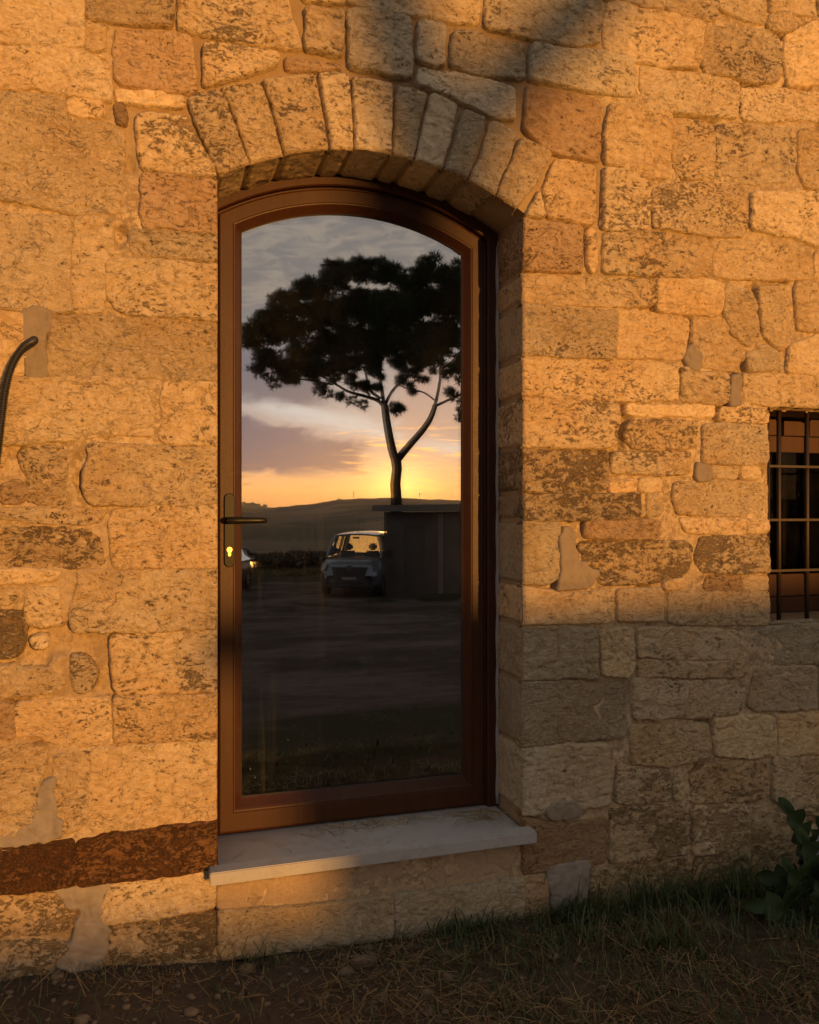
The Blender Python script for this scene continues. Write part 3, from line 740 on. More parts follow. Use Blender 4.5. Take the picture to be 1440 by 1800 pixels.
# ------------------------------------------------------------------ the door
def wood_mat(name, c, rough=.33):
    m, g, b = new_mat(name)
    P = g.pos(); gr = g.noise(g.vm('MULTIPLY', P, (60, 60, 2.5)), 1.0, 6, .6, .6); fine = g.noise(P, 420, 2, .5)
    sp = g.noise(P, 150, 3, .6)
    cc = g.mix(g.sm(gr, .3, .7), [k*.88 for k in c], [k*1.10 for k in c])
    dust = g.sm(g.noise(P, 14, 6, .7), .56, .75)
    g.put(b.inputs['Base Color'], g.mix(g.mul(dust, .05), cc, (.30, .24, .17)))
    g.put(b.inputs['Roughness'], g.m('MULTIPLY_ADD', sp, .25, rough-.1)); b.inputs['Specular IOR Level'].default_value = .24
    g.put(b.inputs['Normal'], g.bump(g.add(g.mul(gr, .6), fine), .25, .0012))
    return m
M_FRAME = wood_mat('brown_wood_foil', (.046, .0155, .0045), .42)
M_GASKET = simple('black_gasket', (.012, .011, .01), .7)
M_CAULK = simple('grey_caulk', (.26, .26, .26), .6)

def sweep(profile, closed, zb, xl, xr, r, name, mat, parent, n=40):
    rows = []
    for o, yy in profile:
        rows.append([(px, yy, pz) for px, pz in contour(o, xl, xr, r, zb+((o-.04)*1.42 if closed else 0), n)])
    k = len(rows[0]); v = [p for rw in rows for p in rw]; fs = []
    for i in range(len(rows)-1):
        for j in range(k-1 if not closed else k):
            a, b2 = j, (j+1) % k; fs.append((i*k+a, i*k+b2, (i+1)*k+b2, (i+1)*k+a))
    o = mesh_obj(name, v, fs, mat, parent)
    return o
FXL, FXR, FR = .162, 1.18, ARC_R+.006
SILL_Z = .294
door = empty('glazed_door', ((FXL+FXR)/2, .23, SILL_Z))
tag(door, 'tall arched brown framed glass door mirroring a pine tree and a sunset sky', 'door')
sweep([(-.004, .31), (-.004, .219), (.001, .215), (.031, .215), (.035, .219), (.036, .236), (.041, .238), (.041, .30)], False, SILL_Z, FXL, FXR, FR, 'door_frame', M_FRAME, door)
sash = sweep([(.040, .31), (.040, .240), (.043, .2315), (.048, .228), (.088, .228), (.0895, .2295), (.091, .228), (.094, .2285), (.098, .232), (.106, .243), (.113, .252), (.117, .2555), (.117, .285), (.117, .31)], True, SILL_Z+.002, FXL, FXR, FR, 'door_sash', M_FRAME, door)
sweep([(.1165, .2552), (.119, .2565), (.119, .262)], True, SILL_Z+.002, FXL, FXR, FR, 'glazing_gasket', M_GASKET, sash)
# caulk bead between frame and right jamb / arch
mb = MB(); mb.tube([(XR+.002, .212, SILL_Z+.01+i*.05) for i in range(41)], [.0075+.002*math.sin(i*1.7) for i in range(41)], 6)
mb.build('caulk_bead', M_CAULK, door, True)

def glass_mat(name, fac, tint, dusty=1.0):
    m = bpy.data.materials.new(name); m.use_nodes = True; nt = m.node_tree; nt.nodes.clear(); g = G(nt)
    tr = g.node('ShaderNodeBsdfTransparent'); tr.inputs[0].default_value = (*tint, 1)
    gl_ = g.node('ShaderNodeBsdfGlossy'); gl_.inputs['Roughness'].default_value = 0.0; gl_.inputs['Color'].default_value = (1, .98, .96, 1)
    fr = g.node('ShaderNodeFresnel'); fr.inputs[0].default_value = 1.5
    f = g.m('MULTIPLY_ADD', fr.outputs[0], .8, fac)
    mx_ = g.node('ShaderNodeMixShader'); g.put(mx_.inputs[0], f)
    nt.links.new(tr.outputs[0], mx_.inputs[1]); nt.links.new(gl_.outputs[0], mx_.inputs[2])
    P = g.pos()
    specks = g.sm(g.noise(P, 130, 2, .5, .0), .735, .76)
    specks2 = g.sm(g.noise(g.vm('MULTIPLY', P, (1, 1, .35)), 70, 3, .6, 1.0), .70, .74)
    streak = g.mul(g.sm(g.noise(g.vm('MULTIPLY', P, (34, 1, .8)), 1.0, 5, .65, .4), .54, .78), .06)
    haze_ = g.mul(g.sm(g.noise(P, 3.5, 5, .65), .42, .72), .022)
    lowp = g.node('ShaderNodeSeparateXYZ'); g.put(lowp.inputs[0], P)
    zone = g.sm(lowp.outputs[2], 1.75, 1.15, 0.25, 1.0)
    d = g.add(g.mul(g.add(g.mul(specks, .55), g.mul(specks2, .30)), zone), g.add(g.mul(streak, zone), haze_))
    d = g.m('MINIMUM', g.mul(d, dusty), .7)
    df = g.node('ShaderNodeBsdfDiffuse'); df.inputs[0].default_value = (.34, .30, .25, 1)
    mx2 = g.node('ShaderNodeMixShader'); g.put(mx2.inputs[0], d)
    nt.links.new(mx_.outputs[0], mx2.inputs[1]); nt.links.new(df.outputs[0], mx2.inputs[2])
    out = g.node('ShaderNodeOutputMaterial'); nt.links.new(mx2.outputs[0], out.inputs[0])
    return m
M_GLASS = glass_mat('door_glass_outer', .44, (.9, .89, .87))
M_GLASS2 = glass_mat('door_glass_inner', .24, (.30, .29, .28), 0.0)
def pane(y, name, mat, tilt=0.0, th=.004):
    c = contour(.1165, FXL, FXR, FR, SILL_Z+.002+.0765*1.42+.006)
    xc = (FXL+FXR)/2
    yy = lambda px: y+(px-xc)*math.tan(tilt)
    return mesh_obj(name, [(px, yy(px), pz) for px, pz in c], [tuple(range(len(c)))], mat, door)
pane(.262, 'outer_pane', M_GLASS)
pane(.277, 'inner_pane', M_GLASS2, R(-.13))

# handle set
M_HANDLE = simple('dark_bronze_metal', (.012, .009, .007), .32, 0.0, spec=.14, var=.08)
M_BRASS = simple('brass_lock', (.85, .58, .22), .3, 1.0, var=.05)
mb = MB(); hx, w, z0, z1 = .238, .0165, 1.170, 1.411
ring = [(hx+w*math.cos(a), z1-w+w*math.sin(a)) for a in np.linspace(0, math.pi, 13)]+[(hx+w*math.cos(a), z0+w+w*math.sin(a)) for a in np.linspace(math.pi, 2*math.pi, 13)]
n = len(ring); sc = lambda p, k: (hx+(p[0]-hx)*k, (z0+z1)/2+(p[1]-(z0+z1)/2)*(1-(1-k)*w/((z1-z0)/2)))
v = [(p[0], .2285, p[1]) for p in ring]+[(p[0], .2215, p[1]) for p in ring]+[(sc(p, .88)[0], .2190, sc(p, .88)[1]) for p in ring]
mb.add(v, [(i, (i+1) % n, n+(i+1) % n, n+i) for i in range(n)]+[(n+i, n+(i+1) % n, 2*n+(i+1) % n, 2*n+i) for i in range(n)]+[tuple(2*n+i for i in range(n))])
plate = mb.build('handle_plate', M_HANDLE, door)
mb = MB(); mb.tube([(hx, .220, 1.322), (hx, .200, 1.322), (hx, .178, 1.322)], [.012, .010, .010], 14)
lx = [.226, .230, .238, .262, .295, .325, .345, .3525]; V = []; Fc = []
for i, xx in enumerate(lx):
    hh = [.004, .0095, .0115, .0118, .0115, .0108, .0098, .0085][i]; dd = [.004, .007, .009, .0085, .008, .0075, .007, .006][i]
    for k in range(12):
        q = 2*math.pi*k/12; V.append((xx, .172+dd*math.cos(q)+.012*max(0, (i-5))/2*.3, 1.323+hh*math.sin(q)))
for i in range(len(lx)-1):
    for k in range(12): Fc.append((i*12+k, i*12+(k+1) % 12, (i+1)*12+(k+1) % 12, (i+1)*12+k))
Fc += [tuple(range(12)), tuple((len(lx)-1)*12+k for k in range(12))]
mb.add(V, Fc); mb.build('door_handle', M_HANDLE, door, True)
mb = MB(); cz = 1.2275
ring = [(hx+.0085*math.cos(a), cz+.0085*math.sin(a)) for a in np.linspace(R(-60), R(240), 20)]+[(hx-.0045, cz-.018), (hx-.003, cz-.021), (hx+.003, cz-.021), (hx+.0045, cz-.018)]
n = len(ring); mb.add([(p[0], .2192, p[1]) for p in ring]+[(p[0], .2160, p[1]) for p in ring], [(i, (i+1) % n, n+(i+1) % n, n+i) for i in range(n)]+[tuple(n+i for i in range(n))])
lock = mb.build('lock_cylinder', M_BRASS, plate)
MB().box((hx-.0011, .2150, cz-.004), (hx+.0011, .2163, cz+.005)).build('keyhole', M_GASKET, plate)

# ------------------------------------------------------------------ stone sill / doorstep
def marble_mat():
    m, g, b = new_mat('pale_sill_stone')
    P = g.pos(); n = g.noise(P, 9, 6, .6, .4); n2 = g.noise(P, 160, 4, .6); dirt = g.sm(g.noise(P, 22, 7, .7), .47, .68)
    c = g.mix(n, (.325, .315, .30), (.36, .35, .33)); c = g.mix(g.mul(dirt, .5), c, (.26, .22, .17)); c = g.mix(g.mul(g.sm(n2, .66, .72), .5), c, (.1, .08, .06))
    g.put(b.inputs['Base Color'], c); g.put(b.inputs['Roughness'], g.m('MULTIPLY_ADD', n, .3, .35))
    g.put(b.inputs['Normal'], g.bump(n2, .25, .001)); return m
M_SILL = marble_mat()
mb = MB(); mb.box((.158, -.058, .262), (1.205, -.001, .3), .003); mb.box((XL+.004, -.003, .2625), (XR-.004, .262, .2925))
sill = mb.build('door_sill', M_SILL, origin=(.68, -.05, .262)); tag(sill, 'pale stone slab forming the doorstep under the arched door', 'doorstep')

# ------------------------------------------------------------------ barred window at right
win = empty('side_window', ((WX0+WX1)/2, .28, WZ0)); tag(win, 'small brown wooden window with dark panes set behind iron bars', 'window')
M_WOOD = wood_mat('reddish_brown_wood', (.060, .021, .0075), .5)
wy = .262
def wbox(name, lo, hi, par): return MB().box(lo, hi, .003).build(name, M_WOOD, par)
wbox('frame_rail', (WX0, wy, WZ1-.075), (WX1, .33, WZ1-.002), win); wbox('frame_rail', (WX0, wy, WZ0+.002), (WX1, .33, WZ0+.065), win)
wbox('frame_stile', (WX0, wy, WZ0+.066), (WX0+.06, .33, WZ1-.076), win); wbox('frame_stile', (WX1-.06, wy, WZ0+.066), (WX1, .33, WZ1-.076), win)
def casement(x0, x1, nm):
    z0, z1 = WZ0+.068, WZ1-.078; c = MB()
    c.box((x0, wy+.012, z1-.065), (x1, .318, z1), .003); c.box((x0, wy+.012, z0), (x1, .318, z0+.09), .003)
    c.box((x0, wy+.0125, z0+.091), (x0+.05, .3175, z1-.066), .003); c.box((x1-.05, wy+.0125, z0+.091), (x1, .3175, z1-.066), .003)
    o = c.build('casement', M_WOOD, win)
    mesh_obj('pane', [(x0+.048, wy+.03, z0+.088), (x1-.048, wy+.03, z0+.088), (x1-.048, wy+.03, z1-.063), (x0+.048, wy+.03, z1-.063)], [(0, 1, 2, 3)], M_WGLASS, o)
M_WGLASS = glass_mat('window_glass', -.03, (.35, .33, .30), .6)
casement(WX0+.062, WX1-.062, 'a')
M_IRON = simple('rusty_black_iron', (.045, .03, .02), .55, .5, var=.45, scale=90, bump=.5)
gr = empty('window_grille', (2.5, .055, WZ0)); tag(gr, 'rusty iron security bars crossing the small window', 'window grille')
for k in range(5):
    bx = 2.274+.132*k
    MB().tube([(bx, .055, WZ0-.004), (bx, .055, 1.3), (bx, .055, WZ1+.012)], .0085, 12).build('upright_bar', M_IRON, gr, True)
for zz in (1.523, 1.320, 1.128):
    MB().box((WX0-.045, .036, zz-.0045), (WX1+.02, .0445, zz+.0045), .0015).build('cross_bar', M_IRON, gr)

# ------------------------------------------------------------------ corrugated conduit at left
M_PLAST = simple('black_plastic', (.02, .019, .018), .42, var=.1)
ctrl = [Vector(at(62, 597, .02)), Vector(at(57, 600, -.03)), Vector(at(40, 612, -.055)), Vector(at(22, 640, -.06)), Vector(at(10, 680, -.055)), Vector(at(3, 730, -.05)), Vector(at(-4, 790, -.045)), Vector(at(-14, 860, -.04)), Vector(at(-30, 960, -.04)), Vector(at(-60, 1100, -.04))]
def catmull(c, n):
    out = []
    for i in range(len(c)-1):
        p0, p1, p2, p3 = c[max(i-1, 0)], c[i], c[i+1], c[min(i+2, len(c)-1)]
        for k in range(n):
            t = k/n; out.append(.5*((2*p1)+(p2-p0)*t+(2*p0-5*p1+4*p2-p3)*t*t+(3*p1-p0-3*p2+p3)*t**3))
    return out+[c[-1]]
raw = catmull(ctrl, 30); L = [0]
for a, b in zip(raw, raw[1:]): L.append(L[-1]+(b-a).length)
s = np.arange(0, L[-1], .0011); A = np.array([tuple(p) for p in raw])
pts = np.stack([np.interp(s, L, A[:, i]) for i in range(3)], 1)
rad = .0105+.0016*np.tanh(3*np.sin(2*math.pi*s/.0058))
mb = MB(); mb.tube([tuple(p) for p in pts], list(rad), 12)
con = mb.build('cable_conduit', M_PLAST, None, True); tag(con, 'black corrugated cable conduit curving out of the wall', 'conduit')

# ------------------------------------------------------------------ ground and hills
def ground_z(x, y):
    d = np.maximum(-y-1.5, 0)
    z = -1.1*(1-(1-np.clip(d/7.5, 0, 1))**2)
    e = np.maximum(d-31, 0); z = z-np.where(e < 230, .11*e*np.minimum(1, e/20), 25.3)
    z = z-.05*sstep(x, .9, 2.6)*sstep(y, -3, -.3)
    z = z+.003*fbm(x*.35, y*.35, 2.2, 3)*sstep(d, .3, 4)*sstep(60-d, 0, 20)
    return z
gx = spaced(-2900, -1.3, 3.3, 2900, .022, 1.13); gy = spaced(-2900, -1.7, .25, 40, .022, 1.13)
X, Y = np.meshgrid(gx, gy, indexing='ij'); sh = X.shape; x, y = X.ravel(), Y.ravel()
near = sstep(4-np.hypot(x-1, y), 0, 2)
zg = ground_z(x, y)+near*(.018*fbm(x*3, y*3, 1.1, 3)+.012*fbm(x*11, y*11, 4.4, 4)+.005*fbm(x*40, y*40, 6.4, 2))
zg = zg+.05*sstep(.3-x, 0, .6)*sstep(y, -.6, -.05)
zg = np.where(y > .1, np.minimum(zg, -.02), zg)
def ground_mat():
    m, g, b = new_mat('dirt_and_grass')
    P = g.pos(); n = g.noise(P, .45, 5, .6, .5); n2 = g.noise(P, 5, 6, .65, .3); n3 = g.noise(P, 60, 6, .65)
    dirt = g.mix(n2, (.045, .033, .023), (.10, .075, .052)); dirt = g.mix(1, dirt, g.m('MULTIPLY_ADD', n3, .9, .55), 'MULTIPLY')
    sp0 = g.node('ShaderNodeSeparateXYZ'); g.put(sp0.inputs[0], P); far_ = g.mul(sp0.outputs[1], -1)
    tr = g.noise(g.vm('MULTIPLY', P, (.40, .75, 1)), 1.0, 8, .72, .3)
    dust_ = g.mix(g.sm(tr, .40, .60), (.052, .040, .033), (.115, .090, .076)); dust_ = g.mix(1, dust_, g.m('MULTIPLY_ADD', n2, .8, .6), 'MULTIPLY')
    dirt = g.mix(g.mul(g.sm(far_, 4.0, 8.0), .9), dirt, dust_)
    grass = g.mix(n2, (.016, .019, .009), (.042, .040, .018)); grass = g.mix(1, grass, g.m('MULTIPLY_ADD', n3, .9, .55), 'MULTIPLY')
    sp = g.node('ShaderNodeSeparateXYZ'); g.put(sp.inputs[0], P)
    dist = g.mul(sp.outputs[1], -1)
    bias = g.add(g.mul(g.sm(dist, 24, 28), .30), g.mul(g.mul(g.sm(dist, .5, 2.0), g.sm(dist, 4.0, 7.0, 1, 0)), .25))
    f = g.sm(g.add(n, g.add(bias, g.mul(g.sub(n2, .5), .35))), .56, .68)
    g.put(b.inputs['Base Color'], g.mix(f, dirt, grass)); b.inputs['Roughness'].default_value = 1; b.inputs['Specular IOR Level'].default_value = .05
    g.put(b.inputs['Normal'], g.bump(g.add(g.mul(n2, .6), n3), .30, .008)); return m
used, Q = grid_faces(np.ones(sh, bool))
go = mesh_obj('ground', np.stack([x, y, zg], 1), Q, ground_mat(), None, True, origin=(0, 0, 0)); tag(go, kind='structure')

def hill_mat():
    m, g, b = new_mat('far_fields')
    P = g.pos(); pw = g.vm('MULTIPLY', P, (.012, .0075, .02)); n = g.noise(P, .006, 5, .6); n2 = g.noise(P, .05, 5, .65)
    cell = g.voro(g.vm('ADD', pw, g.vm('MULTIPLY', g.noise(P, .004, 3, .5, out=1), (.8, .8, .8))), 1.0, 'F1', 'Color')
    sepc = g.node('ShaderNodeSeparateColor'); g.put(sepc.inputs[0], cell)
    c = g.ramp(sepc.outputs[0], [(0, (.05, .04, .022)), (.35, (.15, .11, .065)), (.6, (.04, .042, .02)), (1, (.24, .17, .10))])
    c = g.mix(g.sm(g.add(n, g.mul(g.sub(n2, .5), .5)), .52, .6), c, (.035, .038, .018))
    c = g.mix(1, c, g.m('MULTIPLY_ADD', n2, .6, .7), 'MULTIPLY')
    g.put(b.inputs['Base Color'], c); b.inputs['Roughness'].default_value = 1; b.inputs['Specular IOR Level'].default_value = 0.0; return m
azs = np.arange(-75, 105, .3); rs_ = np.array([215, 260, 320, 400, 500, 620, 760, 900, 1020, 1110, 1170, 1210, 1260, 1400, 1800, 2600.])
AZ, RR_ = np.meshgrid(azs, rs_, indexing='ij')
ridge = np.interp(AZ, [-75, -30, 0, 5.8, 6.6, 8.0, 10.3, 12.6, 15.8, 19, 21, 30, 50, 105], [.9, .7, .55, .5, .46, .31, .55, .86, 1.02, .90, .80, .95, .7, .9])
tz = 1.35+1200*np.tan(np.radians(ridge))+1.6*fbm(AZ*1.7, AZ*0, 2.0, 4)
k = sstep(RR_, 215, 1210)**1.25
hz = -27+(tz+27)*k+np.where(RR_ < 1180, 3.5*fbm(AZ*.25, RR_*.006, 3.1, 3)*np.sin(np.pi*np.clip((RR_-215)/1000, 0, 1)), 0)
hz = np.where(RR_ > 1215, tz-(RR_-1215)*.03, hz)
hv = np.stack([np.sin(np.radians(AZ))*RR_, 3-np.cos(np.radians(AZ))*RR_, hz], -1).reshape(-1, 3)
used, Q = grid_faces(np.ones(AZ.shape, bool))
ho = mesh_obj('hills', hv, Q, hill_mat(), None, True, origin=(0, 0, 0)); tag(ho, kind='structure')

# ------------------------------------------------------------------ evening haze
HAZE = .00022
m = bpy.data.materials.new('evening_haze'); m.use_nodes = True; m.node_tree.nodes.clear(); g = G(m.node_tree)
pv = g.node('ShaderNodeVolumePrincipled'); pv.inputs['Density'].default_value = HAZE; pv.inputs['Color'].default_value = (.93, .92, .93, 1); pv.inputs['Anisotropy'].default_value = .25
o_ = g.node('ShaderNodeOutputMaterial'); m.node_tree.links.new(pv.outputs[0], o_.inputs['Volume'])
hz_ = MB().box((-3200, -3200, -34), (3200, 300, 48)).build('haze', m, origin=(0, 0, 0)); tag(hz_, kind='stuff')

# ------------------------------------------------------------------ shed across the yard
M_SHED = simple('grey_shed_render', (.115, .10, .085), .95, spec=.1, var=.5, scale=1.6)
M_CONC = simple('concrete_slab', (.19, .165, .14), .9, spec=.1, var=.25, scale=5)
M_DARKWOOD = simple('old_dark_planks', (.085, .072, .06), .8, var=.4, scale=6, stretch=(8, 8, 1))
A = mirrored(675, 900, 24.9); A.z = 0
ang = R(-22); ux = Vector((math.cos(ang+R(0)), -math.sin(ang), 0)); ux = Vector((math.cos(R(26)), math.sin(R(26)), 0)); uy = Vector((math.sin(R(26)), -math.cos(R(26)), 0))
def S(a, b, zz): p = A+ux*a+uy*b; return (p.x, p.y, zz)
shed = empty('flat_roofed_shed', (A.x, A.y, -1.2)); tag(shed, 'low grey shed with a flat concrete roof standing beside the van', 'shed')
def sbox(name, a0, a1, b0, b1, z0, z1, mat, par, dz=0.0):
    v = [S(a0,b0,z0),S(a1,b0,z0),S(a1,b1,z0),S(a0,b1,z0),S(a0,b0,z1),S(a1,b0,z1+dz*(a1-a0)),S(a1,b1,z1+dz*(a1-a0)),S(a0,b1,z1)]
    return mesh_obj(name, v, [(0,3,2,1),(4,5,6,7),(0,1,5,4),(1,2,6,5),(2,3,7,6),(3,0,4,7)], mat, par)
W_ = 5.6
sbox('wall', 0, .62, 0, 4.5, -1.6, 1.35, M_SHED, shed); sbox('wall', 1.25, W_, 0, 4.5, -1.6, 1.35, M_SHED, shed, .012)
sbox('lintel', .62, 1.25, 0, 4.5, .92, 1.35, M_SHED, shed); sbox('door', .62, 1.25, .03, .09, -1.3, .92, M_DARKWOOD, shed)
sbox('pier', 1.66, 1.82, -.10, -.002, -1.5, 1.30, M_CONC, shed)
sbox('roof_slab', -.30, W_+.3, -.35, 4.8, 1.372, 1.535, M_CONC, shed, .012)
for i in range(8): sbox('roof_tile', -.26+i*.74, -.26+i*.74+.70, -.32, -.05, 1.538+i*.74*.012, 1.556+i*.74*.012, M_CONC, shed)

# ------------------------------------------------------------------ vehicles
M_SILVER = simple('silver_blue_paint', (.15, .17, .195), .30, .35, var=.05, coat=.6)
M_BLACKP = simple('black_paint', (.012, .012, .014), .45, .0, spec=.2, var=.05, coat=.12)
M_TYRE = simple('tyre_rubber', (.018, .017, .016), .85); M_RIM = simple('wheel_metal', (.4, .4, .4), .35, .9)
M_BLACKPL = simple('black_trim', (.02, .02, .02), .6); M_LAMP = simple('lamp_lens', (.10, .105, .11), .35, .0, coat=.1)
M_SEAT = simple('seat_fabric', (.03, .03, .032), .9); M_PLATE = simple('plate_white', (.22, .22, .21), .5); M_RED = simple('red_lens', (.3, .015, .01), .15)
def car_glass(dust=0.0):
    m = bpy.data.materials.new('car_glass'); m.use_nodes = True; nt = m.node_tree; nt.nodes.clear(); g = G(nt)
    tr = g.node('ShaderNodeBsdfTransparent'); tr.inputs[0].default_value = (.80, .82, .78, 1)
    gl_ = g.node('ShaderNodeBsdfGlossy'); gl_.inputs['Roughness'].default_value = .02
    fr = g.node('ShaderNodeFresnel'); fr.inputs[0].default_value = 1.45
    n = g.sm(g.noise(g.pos(), 30, 4, .6), .5, .75, .0, .25)
    df = g.node('ShaderNodeBsdfDiffuse'); df.inputs[0].default_value = (.3, .27, .22, 1)
    a = g.node('ShaderNodeMixShader'); nt.links.new(fr.outputs[0], a.inputs[0]); nt.links.new(tr.outputs[0], a.inputs[1]); nt.links.new(gl_.outputs[0], a.inputs[2])
    b_ = g.node('ShaderNodeMixShader'); g.put(b_.inputs[0], n); nt.links.new(a.outputs[0], b_.inputs[1]); nt.links.new(df.outputs[0], b_.inputs[2])
    tl = g.node('ShaderNodeBsdfTranslucent'); tl.inputs[0].default_value = (.98, .90, .62, 1)
    c_ = g.node('ShaderNodeMixShader'); g.put(c_.inputs[0], g.mul(g.sm(g.noise(g.pos(), 34, 5, .7), .35, .6, .3, 1.0), dust)); nt.links.new(b_.outputs[0], c_.inputs[1]); nt.links.new(tl.outputs[0], c_.inputs[2])
    out = g.node('ShaderNodeOutputMaterial'); nt.links.new(c_.outputs[0], out.inputs[0]); return m
M_CARGLASS = car_glass(); M_REARGLASS = car_glass(1.0)

def make_car(name, label, cat, loc, heading, paint, H, belt, wind0, wind1, roof_end, hood_f, van):
    root = empty(name, loc); tag(root, label, cat)
    fx = Vector((math.sin(heading), math.cos(heading), 0)); lx_ = Vector((-fx.y, fx.x, 0)); o0 = Vector(loc)
    T = lambda p: tuple(o0+fx*p[0]+lx_*p[1]+Vector((0, 0, p[2])))
    def part(mb, nm, mat, par=root, smooth=False):
        return mesh_obj(nm, [T(p) for p in mb.v], mb.f, mat, par, smooth)
    hw = .89
    # lower body, lofted along the car
    st = [(-2.12, .70, belt-.12, .80), (-2.05, .88, belt-.02, .86), (-1.6, .30, belt, hw), (-1.0, .28, belt, hw), (0, .27, belt, hw), (.9, .27, belt, hw), (wind0, .28, belt+.02, hw-.01),
          (wind0+.3, .29, belt-.02, hw-.02), (1.72, .30, hood_f, hw-.05), (1.95, .30, hood_f-.10, hw-.10), (2.08, .32, hood_f-.30, hw-.20), (2.14, .36, .58, hw-.30)]
    V = []; Fc = []
    for xx, zb, zt, w in st:
        zb = min(zb, .36) if xx > -2.0 else .40
        prof = [(0, zt), (.55*w, zt-.004), (.86*w, zt-.03), (.97*w, zt-.10), (1.0*w, zt-.26), (1.0*w, .62), (.985*w, .45), (.94*w, zb), (0, zb)]
        V += [(xx, -b, c) for b, c in prof]+[(xx, b, c) for b, c in prof[::-1][1:-1]]
    n = 16
    for i in range(len(st)-1):
        for k in range(n): Fc.append((i*n+k, i*n+(k+1) % n, (i+1)*n+(k+1) % n, (i+1)*n+k))
    Fc += [tuple(range(n)), tuple((len(st)-1)*n+k for k in range(n))]
    # leave the cabin floor open: drop top faces between the windscreen and the tail
    keep = []
    for q in Fc:
        c = np.mean([V[i] for i in q], 0)
        if len(q) == 4 and c[2] > belt-.06 and -2.0 < c[0] < wind0-.05 and abs(c[1]) < .70: continue
        keep.append(q)
    mb = MB(); mb.v = V; mb.f = keep; body = part(mb, 'body', paint, root, True)
    # roof with pillars
    rw = .66 if van else .60
    mb = MB(); rx = np.linspace(wind1, roof_end, 7); V = []; Fc = []
    for xx in rx:
        t = (xx-roof_end)/(wind1-roof_end); cz = H-.05*(1-t)**2*.6-.055*t**3
        for b in np.linspace(-1, 1, 9): V.append((xx, b*rw, cz-.055*abs(b)**2.4))
    for i in range(6):
        for k in range(8): Fc.append((i*9+k, i*9+k+1, (i+1)*9+k+1, (i+1)*9+k))
    top = [(a, b, c-.05) for a, b, c in V]
    mb.add(V, Fc); mb.add(top, [q[::-1] for q in Fc]); nn = len(V)
    border = [k for k in range(9)]+[(i*9+8) for i in range(1, 7)]+[6*9+k for k in range(7, -1, -1)]+[i*9 for i in range(5, 0, -1)]
    mb.add(V+top, [(border[i], border[(i+1) % len(border)], nn+border[(i+1) % len(border)], nn+border[i]) for i in range(len(border))])
    part(mb, 'roof', paint, root, True)
    zr = H-.11
    for sgn in (-1, 1):
        for pp, rr_ in [([(wind0+.02, sgn*.82, belt-.02), ((wind0+wind1)/2, sgn*.755, (belt+zr)/2+.03), (wind1-.02, sgn*(rw-.02), zr)], [.045, .04, .045])]+[
                ([(xx, sgn*.855, belt-.02), (xx, sgn*rw, zr)], [.05, .05]) for xx in ([.15, -1.0] if van else [-.25])]+[
                ([(-2.0, sgn*.82, belt-.04), ((-2.0+roof_end)/2, sgn*.76, (belt+zr)/2), (roof_end+.03, sgn*(rw-.03), zr)], [.07, .07, .06])]:
            part(MB().tube(pp, rr_, 6), 'pillar', paint)
        g_ = MB(); g_.quad((wind0-.02, sgn*.84, belt-.01), (-1.95, sgn*.84, belt-.01), (roof_end, sgn*(rw+.01), zr-.02), (wind1, sgn*(rw+.01), zr-.02)); part(g_, 'side_window', M_CARGLASS)
        m_ = MB(); m_.box((wind0-.12, sgn*.90-.0, belt+.02), (wind0+.0, sgn*1.08, belt+.20), .03); part(m_, 'wing_mirror', M_BLACKPL)
        hl = MB()
        if van: hl.add([(1.62, sgn*.85, .93), (1.80, sgn*.85, .74), (2.02, sgn*.70, .76), (1.92, sgn*.62, hood_f-.04), (1.66, sgn*.72, hood_f+.02)], [(0, 1, 2, 3, 4)])
        else: hl.add([(1.72, sgn*.85, .78), (1.90, sgn*.80, .66), (2.06, sgn*.58, .66), (2.02, sgn*.55, .76)], [(0, 1, 2, 3)])
        hl.v = [(a+.035, b+sgn*.02, c+.01) for a, b, c in hl.v]; part(hl, 'headlight', M_LAMP)
        fg = MB(); fg.box((2.02, min(sgn*.50, sgn*.66), .40), (2.13, max(sgn*.50, sgn*.66), .60), .02); part(fg, 'bumper_vent', M_BLACKPL)
        for wx_ in (1.33, -1.35):
            ty = MB(); prof = [(.20, -.09), (.295, -.105), (.315, -.08), (.315, .08), (.295, .105), (.20, .09)]; V = []; Fc = []
            for a in range(28):
                q = 2*math.pi*a/28; V += [(wx_+r_*math.cos(q), sgn*.80+b, .315+r_*math.sin(q)) for r_, b in prof]
            for a in range(28):
                for k in range(6): Fc.append((a*6+k, a*6+(k+1) % 6, ((a+1) % 28)*6+(k+1) % 6, ((a+1) % 28)*6+k))
            ty.add(V, Fc); tyre = part(ty, 'wheel', M_TYRE, root, True)
            ri = MB()
            for a in range(5):
                q = 2*math.pi*a/5; q2 = q+.75
                ri.add([(wx_, sgn*.885, .315), (wx_+.2*math.cos(q), sgn*.875, .315+.2*math.sin(q)), (wx_+.2*math.cos(q2), sgn*.875, .315+.2*math.sin(q2))], [(0, 1, 2)])
            part(ri, 'rim', M_RIM, tyre)
    g_ = MB(); g_.add([(wind0+.03, -.80, belt+.0), (wind0+.09, 0, belt+.01), (wind0+.03, .80, belt+.0), (wind1, .60, zr+.02), (wind1+.04, 0, zr+.06), (wind1, -.60, zr+.02)], [(0, 1, 4, 5), (1, 2, 3, 4)]); part(g_, 'windscreen', M_CARGLASS)
    g_ = MB(); g_.quad((-2.04, -.74, belt), (-2.04, .74, belt), (roof_end-.02, .58, zr), (roof_end-.02, -.58, zr)); part(g_, 'rear_window', M_REARGLASS)
    ds = MB(); ds.box((wind0-.35, -.76, belt-.28), (wind0+.06, .76, belt+.03), .05); part(ds, 'dashboard', M_BLACKPL)
